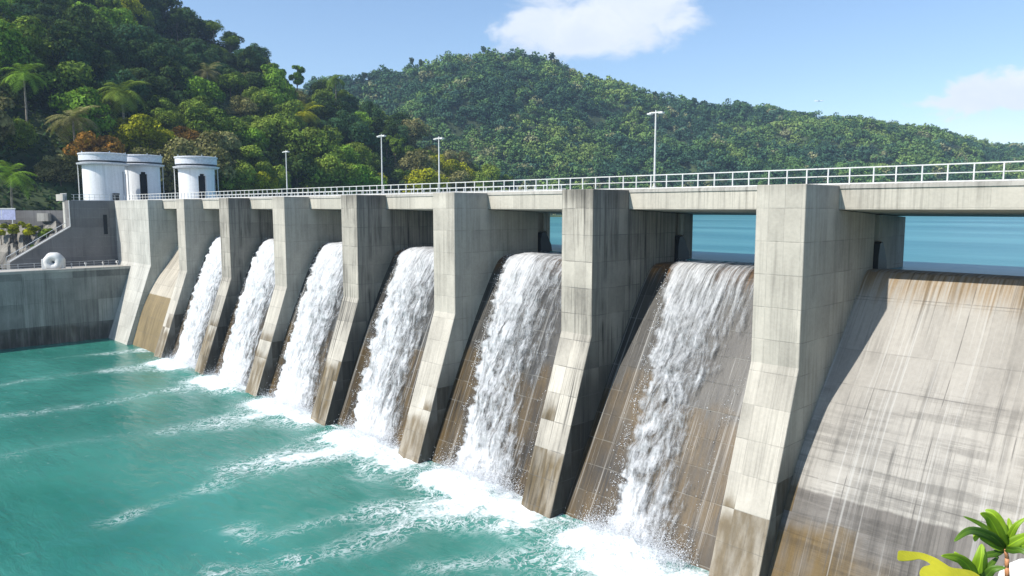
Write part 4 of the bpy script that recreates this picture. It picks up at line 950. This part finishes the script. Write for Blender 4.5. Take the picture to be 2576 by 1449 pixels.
# big lobed yellow leaf
yo = empty('yellow_leaf', fp(2400, 1470, DF-.35), 0, label='large lobed yellow leaf at the bottom edge left of the green plants', cat='leaf')
out = [(2430,1475),(2400,1462),(2345,1456),(2318,1452),(2313,1440),(2322,1427),(2340,1421),(2330,1412),(2312,1407),(2295,1410),(2270,1412),(2258,1408),(2258,1396),(2262,1386),(2290,1388),(2320,1392),(2352,1404),(2372,1416),(2392,1428),(2420,1432),(2450,1440),(2475,1462),(2480,1500)]
def smooth_loop(P, n=4):
    o = []; m = len(P)
    for k in range(m):
        p0, p1, p2, p3 = (Vector(P[(k+j-1) % m]) for j in range(4))
        for j in range(n):
            t = j/n; q = .5*((2*p1)+(-p0+p2)*t+(2*p0-5*p1+4*p2-p3)*t*t+(-p0+3*p1-3*p2+p3)*t**3); o.append((q.x, q.y))
    return o
out = smooth_loop(out)
bm = bmesh.new(); cc = fp(2370, 1440, DF-.35)
base = yo.location
tops = [bm.verts.new(fp(a, b, DF-.35+.0009*(a-2370)*.4+.0022*(1440-b)) - base) for a, b in out]; fc = bm.faces.new(tops)
bmesh.ops.triangulate(bm, faces=[fc]); bmesh.ops.subdivide_edges(bm, edges=bm.edges, cuts=3, use_grid_fill=True)
for v in bm.verts: v.co += ray(2370,1430).normalized()*(.004*math.sin(v.co.x*38)+.003*math.cos(v.co.z*60))
me = bpy.data.meshes.new('leaf_blade'); bm.to_mesh(me); bm.free()
vx = np.array([tuple(v.co) for v in me.vertices]); setattr_f(me, 'v', np.clip(.5+.5*np.sin(vx[:, 0]*55+vx[:, 2]*90)*.6+RNG.random(len(vx))*.25, 0, 1)); setattr_f(me, 'w', np.ones(len(me.vertices)))
o = link('leaf_blade', me, LY, yo); o.modifiers.new('thick', 'SOLIDIFY').thickness = .002
mb = MB(); mb.tube(fp(2440,1480,DF-.34)-base, fp(2455,1600,DF-.3)-base, .006, .008, 8); mb.build('stalk', ST, yo)
# white stones and the ledge they lie on
def boulder(name, c, r, seed, lab, mat, cat, sq=.8):
    bm = bmesh.new(); bmesh.ops.create_icosphere(bm, subdivisions=4, radius=1)
    rnd = random.Random(seed); ph = [rnd.uniform(0, 6) for _ in range(6)]
    for v in bm.verts:
        q = v.co; k = 1+.07*math.sin(q.x*2.3+ph[0])+.06*math.sin(q.y*3.1+ph[1])+.05*math.sin(q.z*3.7+ph[2])+.02*math.sin(q.x*9+q.y*7+ph[3]); v.co = Vector((q.x*r*k, q.y*r*k, q.z*r*k*sq))
    me = bpy.data.meshes.new(name); bm.to_mesh(me); bm.free()
    for p_ in me.polygons: p_.use_smooth = True
    o = link(name, me, mat, None, label=lab, cat=cat); o.location = c; return o
boulder('white_stone', fp(2590, 1462, DF+.60), .13, 3, 'smooth white stone at the bottom right corner behind the orange stem', M['stone'], 'stone')
boulder('white_stone', fp(2512, 1502, DF+.55), .095, 5, 'smaller white stone just left of the orange stem', M['stone'], 'stone')
bm = bmesh.new(); bmesh.ops.create_icosphere(bm, subdivisions=5, radius=1)
for v in bm.verts:
    q = v.co.copy(); k = 1+.12*math.sin(q.x*4+1)+.1*math.sin(q.y*5+2)+.04*math.sin(q.x*13+q.z*11); v.co = Vector((q.x*.85*k, q.y*.8*k, q.z*.45*k))
me = bpy.data.meshes.new('ledge'); bm.to_mesh(me); bm.free(); o = link('rock_ledge', me, M['rock'], kind='structure', label='rocky ledge below the foreground plants'); o.location = fp(2560, 1640, DF+.1)-Vector((0,0,.42))
bm = bmesh.new(); bmesh.ops.create_cone(bm, segments=24, radius1=5.5, radius2=.5, depth=21, cap_ends=True)
for v in bm.verts: v.co.x *= 1+.1*math.sin(v.co.z)
me = bpy.data.meshes.new('crag'); bm.to_mesh(me); bm.free(); o2 = link('crag', me, M['rock'], kind='structure', label='rock crag carrying the ledge'); o2.location = o.location+Vector((0,0,-11)); 

# ------------------------------------------------------------------ sky with clouds, sun
sd = Vector((1.75, 6.2, -6.35)).normalized(); el = math.asin(-sd.z); az = math.atan2(-sd.x, -sd.y)
W_ = bpy.data.worlds.new('World'); SC.world = W_; W_.use_nodes = True; nt = W_.node_tree; nt.nodes.clear()
class GW(G):
    def __init__(s, nt): s.nt = nt; s.out = nt.nodes.new('ShaderNodeOutputWorld')
g = GW(nt); sky = g.n('ShaderNodeTexSky', sky_type='NISHITA'); sky.sun_disc = False; sky.sun_elevation = el; sky.sun_rotation = az; sky.air_density = 1.0; sky.dust_density = .6; sky.ozone_density = 3.0; sky.altitude = 100
dirn = g.n('ShaderNodeTexCoord').outputs['Generated']; x, y, z = g.xyz(dirn)
azn = g.m_('ARCTAN2', x, y); eln = g.m_('ARCSINE', z)
def cloud(u, v, hw, hh, sx=1.0, dens=1.0, sc=1.0, edge=.35):
    r = ray(u, v).normalized(); a0 = math.atan2(r.x, r.y); e0 = math.asin(r.z)
    ax = g.m_('DIVIDE', g.sub(azn, a0), hw/F_PX); ey = g.m_('DIVIDE', g.sub(eln, e0), hh/F_PX)
    pv = g.vec(g.mul(azn, 12.0*sc), g.mul(eln, 20.0*sc), float(u)*.01)
    n1 = g.noise(pv, 1, 6, .58, .3)
    rr = g.m_('SQRT', g.add(g.mul(ax, ax), g.mul(ey, ey)))
    return g.mul(g.ss(1.0+edge, 1.0-edge*1.2, g.add(rr, g.mul(g.sub(n1, .5), 2.6))), dens), n1
c1, n1 = cloud(1490, 62, 190, 84, sc=.9); c1b, _ = cloud(1345, 62, 95, 45, sc=1.4, dens=.9); c1c, _ = cloud(1590, 30, 130, 70, sc=1.2, dens=.95)
c2, n2 = cloud(2505, 242, 120, 46, sc=1.6, dens=1.0, edge=.25); c3, _ = cloud(1704, 75, 22, 9, sc=3.0, dens=.5); c4, _ = cloud(2480, 310, 150, 40, sc=.8, dens=.22)
cm = g.m_('MAXIMUM', g.m_('MAXIMUM', g.m_('MAXIMUM', c1, c1b), g.m_('MAXIMUM', c1c, c3)), g.m_('MAXIMUM', c2, c4))
hz = g.ss(.45, -.02, eln)
skyc = g.mix(g.mul(hz, .0), sky.outputs[0], (5.0,6.3,8.2))
bg1 = g.n('ShaderNodeBackground'); g.put(bg1.inputs[0], skyc); bg1.inputs[1].default_value = .125
bg2 = g.n('ShaderNodeBackground'); g.put(bg2.inputs[0], g.mix(g.ss(.35, .65, n1), (.74,.80,.90), (.84,.88,.94))); bg2.inputs[1].default_value = .80
mx = g.n('ShaderNodeMixShader'); g.put(mx.inputs[0], g.m_('MULTIPLY', cm, .93, clamp=True)); nt.links.new(bg1.outputs[0], mx.inputs[1]); nt.links.new(bg2.outputs[0], mx.inputs[2]); nt.links.new(mx.outputs[0], g.out.inputs['Surface'])
sl = bpy.data.lights.new('sun', 'SUN'); sl.energy = 4.2; sl.angle = math.radians(.5); sl.color = (1, .955, .88)
so = bpy.data.objects.new('sun', sl); C.objects.link(so); so.rotation_euler = sd.to_track_quat('-Z', 'Y').to_euler(); so.location = (-20,-40,60)

# haze
HAZE = 1
if HAZE:
    g = G('haze_air'); pv = g.n('ShaderNodeVolumePrincipled'); pv.inputs['Color'].default_value = (.55,.75,1,1); pv.inputs['Density'].default_value = .00022; pv.inputs['Anisotropy'].default_value = .1
    g.nt.links.new(pv.outputs[0], g.out.inputs['Volume'])
    MB().box(-1000, 420, -120, 1100, -27.3, 215).build('haze', g.m, kind='stuff', label='thin blue air over the valley', cat='haze')

# ------------------------------------------------------------------ camera and render settings
cam = bpy.data.cameras.new('camera'); co = bpy.data.objects.new('camera', cam); C.objects.link(co); SC.camera = co
cam.sensor_width = 36; cam.lens = 36*F_PX/2576; cam.clip_end = 20000; cam.clip_start = .05
co.location = (0,0,0); fwd = Vector((FH.x*math.cos(PITCH), FH.y*math.cos(PITCH), -math.sin(PITCH))); co.rotation_euler = fwd.to_track_quat('-Z', 'Y').to_euler()
SC.view_settings.view_transform = 'Standard'; SC.view_settings.look = 'None'; SC.view_settings.gamma = 1; SC.view_settings.exposure = .6
SC.cycles.max_bounces = 6; SC.cycles.transparent_max_bounces = 8; SC.cycles.volume_bounces = 0; SC.cycles.diffuse_bounces = 2; SC.cycles.glossy_bounces = 3
